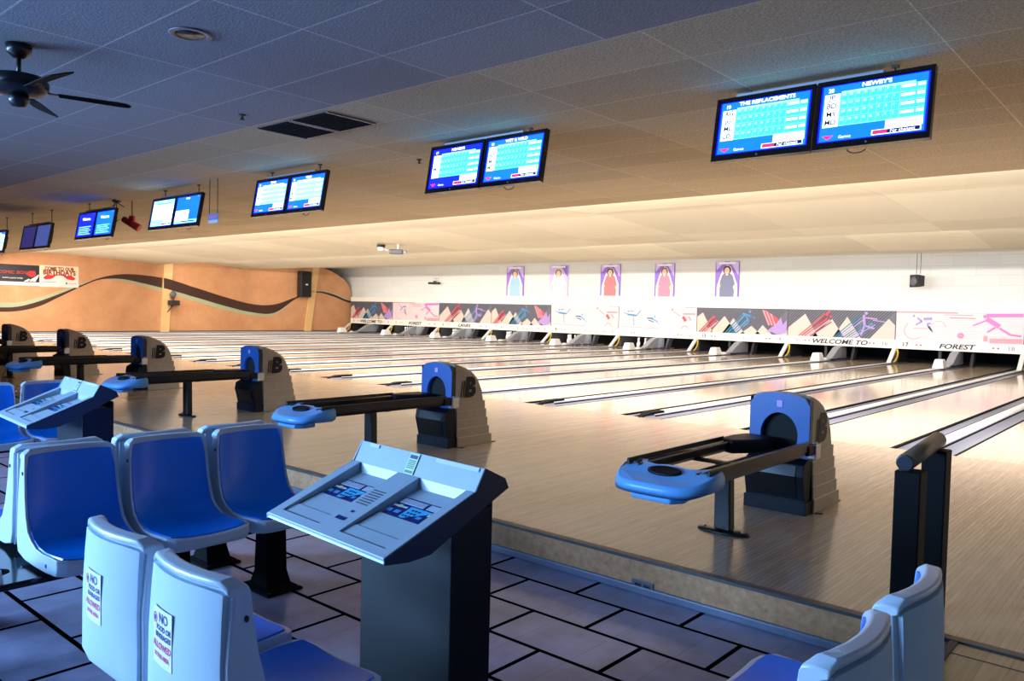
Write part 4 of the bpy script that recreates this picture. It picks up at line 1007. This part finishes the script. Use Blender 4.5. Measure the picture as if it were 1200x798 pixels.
# red lamp fixture
e = empty('stage_light', (21.35, -3.3, 2.60), math.radians(41), 'red stage light hanging from the ceiling between two television pairs', 'stage light')
m = MB(); m.tube([(-.13, 0, .07), (.12, 0, -.07)], [.052, .062], 'red', 14); m.tube([(-.145, 0, .078), (-.128, 0, .068)], .045, 'blackplastic', 14); m.build('can', e)
m = MB(); m.box((-.04, -.04, .03), (.04, .04, .13), 'red'); m.build('yoke', e, bevel=.015)
m = MB(); m.tube([(0, 0, .12), (0, 0, .37)], .008, 'cable', 6); m.tube([(-.2, 0, .07), (-.33, 0, -.02), (-.42, .02, .06), (-.3, .0, .25), (-.25, 0, .37)], .006, 'cable', 6)
for q in ((-.35, .0, .24), (-.15, .05, .27), (-.22, -.06, .22)): m.tube([(-.25, 0, .34), q], .008, 'cable', 6)
m.box((-.3, -.04, .34), (-.2, .04, .37), 'cable'); m.build('cable', e)
# small sign hanging on two rods
e = empty('hanging_sign', (24.66, -3.69, 2.42), 0, 'tiny sign with violet band hanging on two thin rods, between television pairs', 'sign')
m = MB(); m.box((-.12, -.006, -.02), (.12, .006, .09), 'sticker'); m.box((-.125, -.009, .02), (.125, -.006, .10), 'artviolet'); m.box((-.09, -.011, .045), (.09, -.009, .07), 'artrose'); m.build('board', e)
m = MB(); m.tube([(-.11, 0, .09), (-.10, 0, .55)], .005, 'cable', 6); m.tube([(.10, 0, .09), (.10, 0, .55)], .005, 'cable', 6); m.build('rod', e)

# ------------------------------------------------------------------ lights
def area(name, loc, rot, sx, sy, power, c, spread=PI):
    l = bpy.data.lights.new(name, 'AREA'); l.shape = 'RECTANGLE'; l.size = sx; l.size_y = sy; l.energy = power; l.color = c; l.spread = spread
    o = bpy.data.objects.new(name, l); col.objects.link(o); o.location = loc; o.rotation_euler = rot; return o
def aim(loc, to): return (Vector(to)-Vector(loc)).to_track_quat('-Z', 'Y').to_euler()
WARM = (1.0, .91, .80); WHT = (1, .96, .9)
# cove tubes behind each dropped ceiling edge, facing the pins
for y, z, p, th, xe in ((1.03, 3.035, 2650, 26, 37.6), (7.2, 3.05, 950, 60, 34), (11.56, 3.06, 460, 72, 33)):
    area('cove_light', ((1+xe)/2, y, z), (math.radians(th), 0, 0), xe-1, .1, p, WARM)
area('masking_light', (17, 17.2, 1.9), (math.radians(180-25), 0, 0), 32, .12, 25, WHT)
area('pin_fill', (11.5, 17.62, .85), (math.radians(18), 0, 0), 17, .08, 110, WHT)  # unseen lamp added to brighten the pins
# cool lamps added out of view, lighting the concourse from the back left
area('cool_fill', (24.5, -14.0, 1.9), aim((24.5, -14.0, 1.9), (31, -7, .3)), 5, 1.6, 830, (.31, .59, 1.0), 2.0)
area('cool_fill', (28.3, -14.7, 2.3), aim((28.3, -14.7, 2.3), (31.5, -7, .2)), 3, 1.3, 290, (.31, .57, 1.0), 1.9)

w = bpy.data.worlds.new('World'); scn.world = w; w.use_nodes = True
w.node_tree.nodes['Background'].inputs[0].default_value = (.05, .07, .12, 1); w.node_tree.nodes['Background'].inputs[1].default_value = .3

# ------------------------------------------------------------------ camera
cam = bpy.data.cameras.new('Camera'); co = bpy.data.objects.new('Camera', cam); col.objects.link(co); scn.camera = co
yaw, pitch, roll = .7162, .0387, .0239
cy, sy, cp, sp_ = math.cos(yaw), math.sin(yaw), math.cos(pitch), math.sin(pitch)
f = Vector((-sy*cp, cy*cp, -sp_)); r = Vector((cy, sy, 0)); u = r.cross(f)
c, s = math.cos(roll), math.sin(roll)
r2 = c*r+s*u; u2 = -s*r+c*u
mt = Matrix((r2, u2, -f)).transposed().to_4x4(); mt.translation = Vector((34.456, -8.9727, 1.3667))
co.matrix_world = mt
cam.sensor_width = 36; cam.lens = 933.41/1200*36; cam.clip_start = .05; cam.clip_end = 200

vs = scn.view_settings
scn.display_settings.display_device = 'sRGB'
vs.view_transform = 'Standard'; vs.look = 'None'; vs.gamma = 1; vs.exposure = 0.3; vs.use_curve_mapping = False
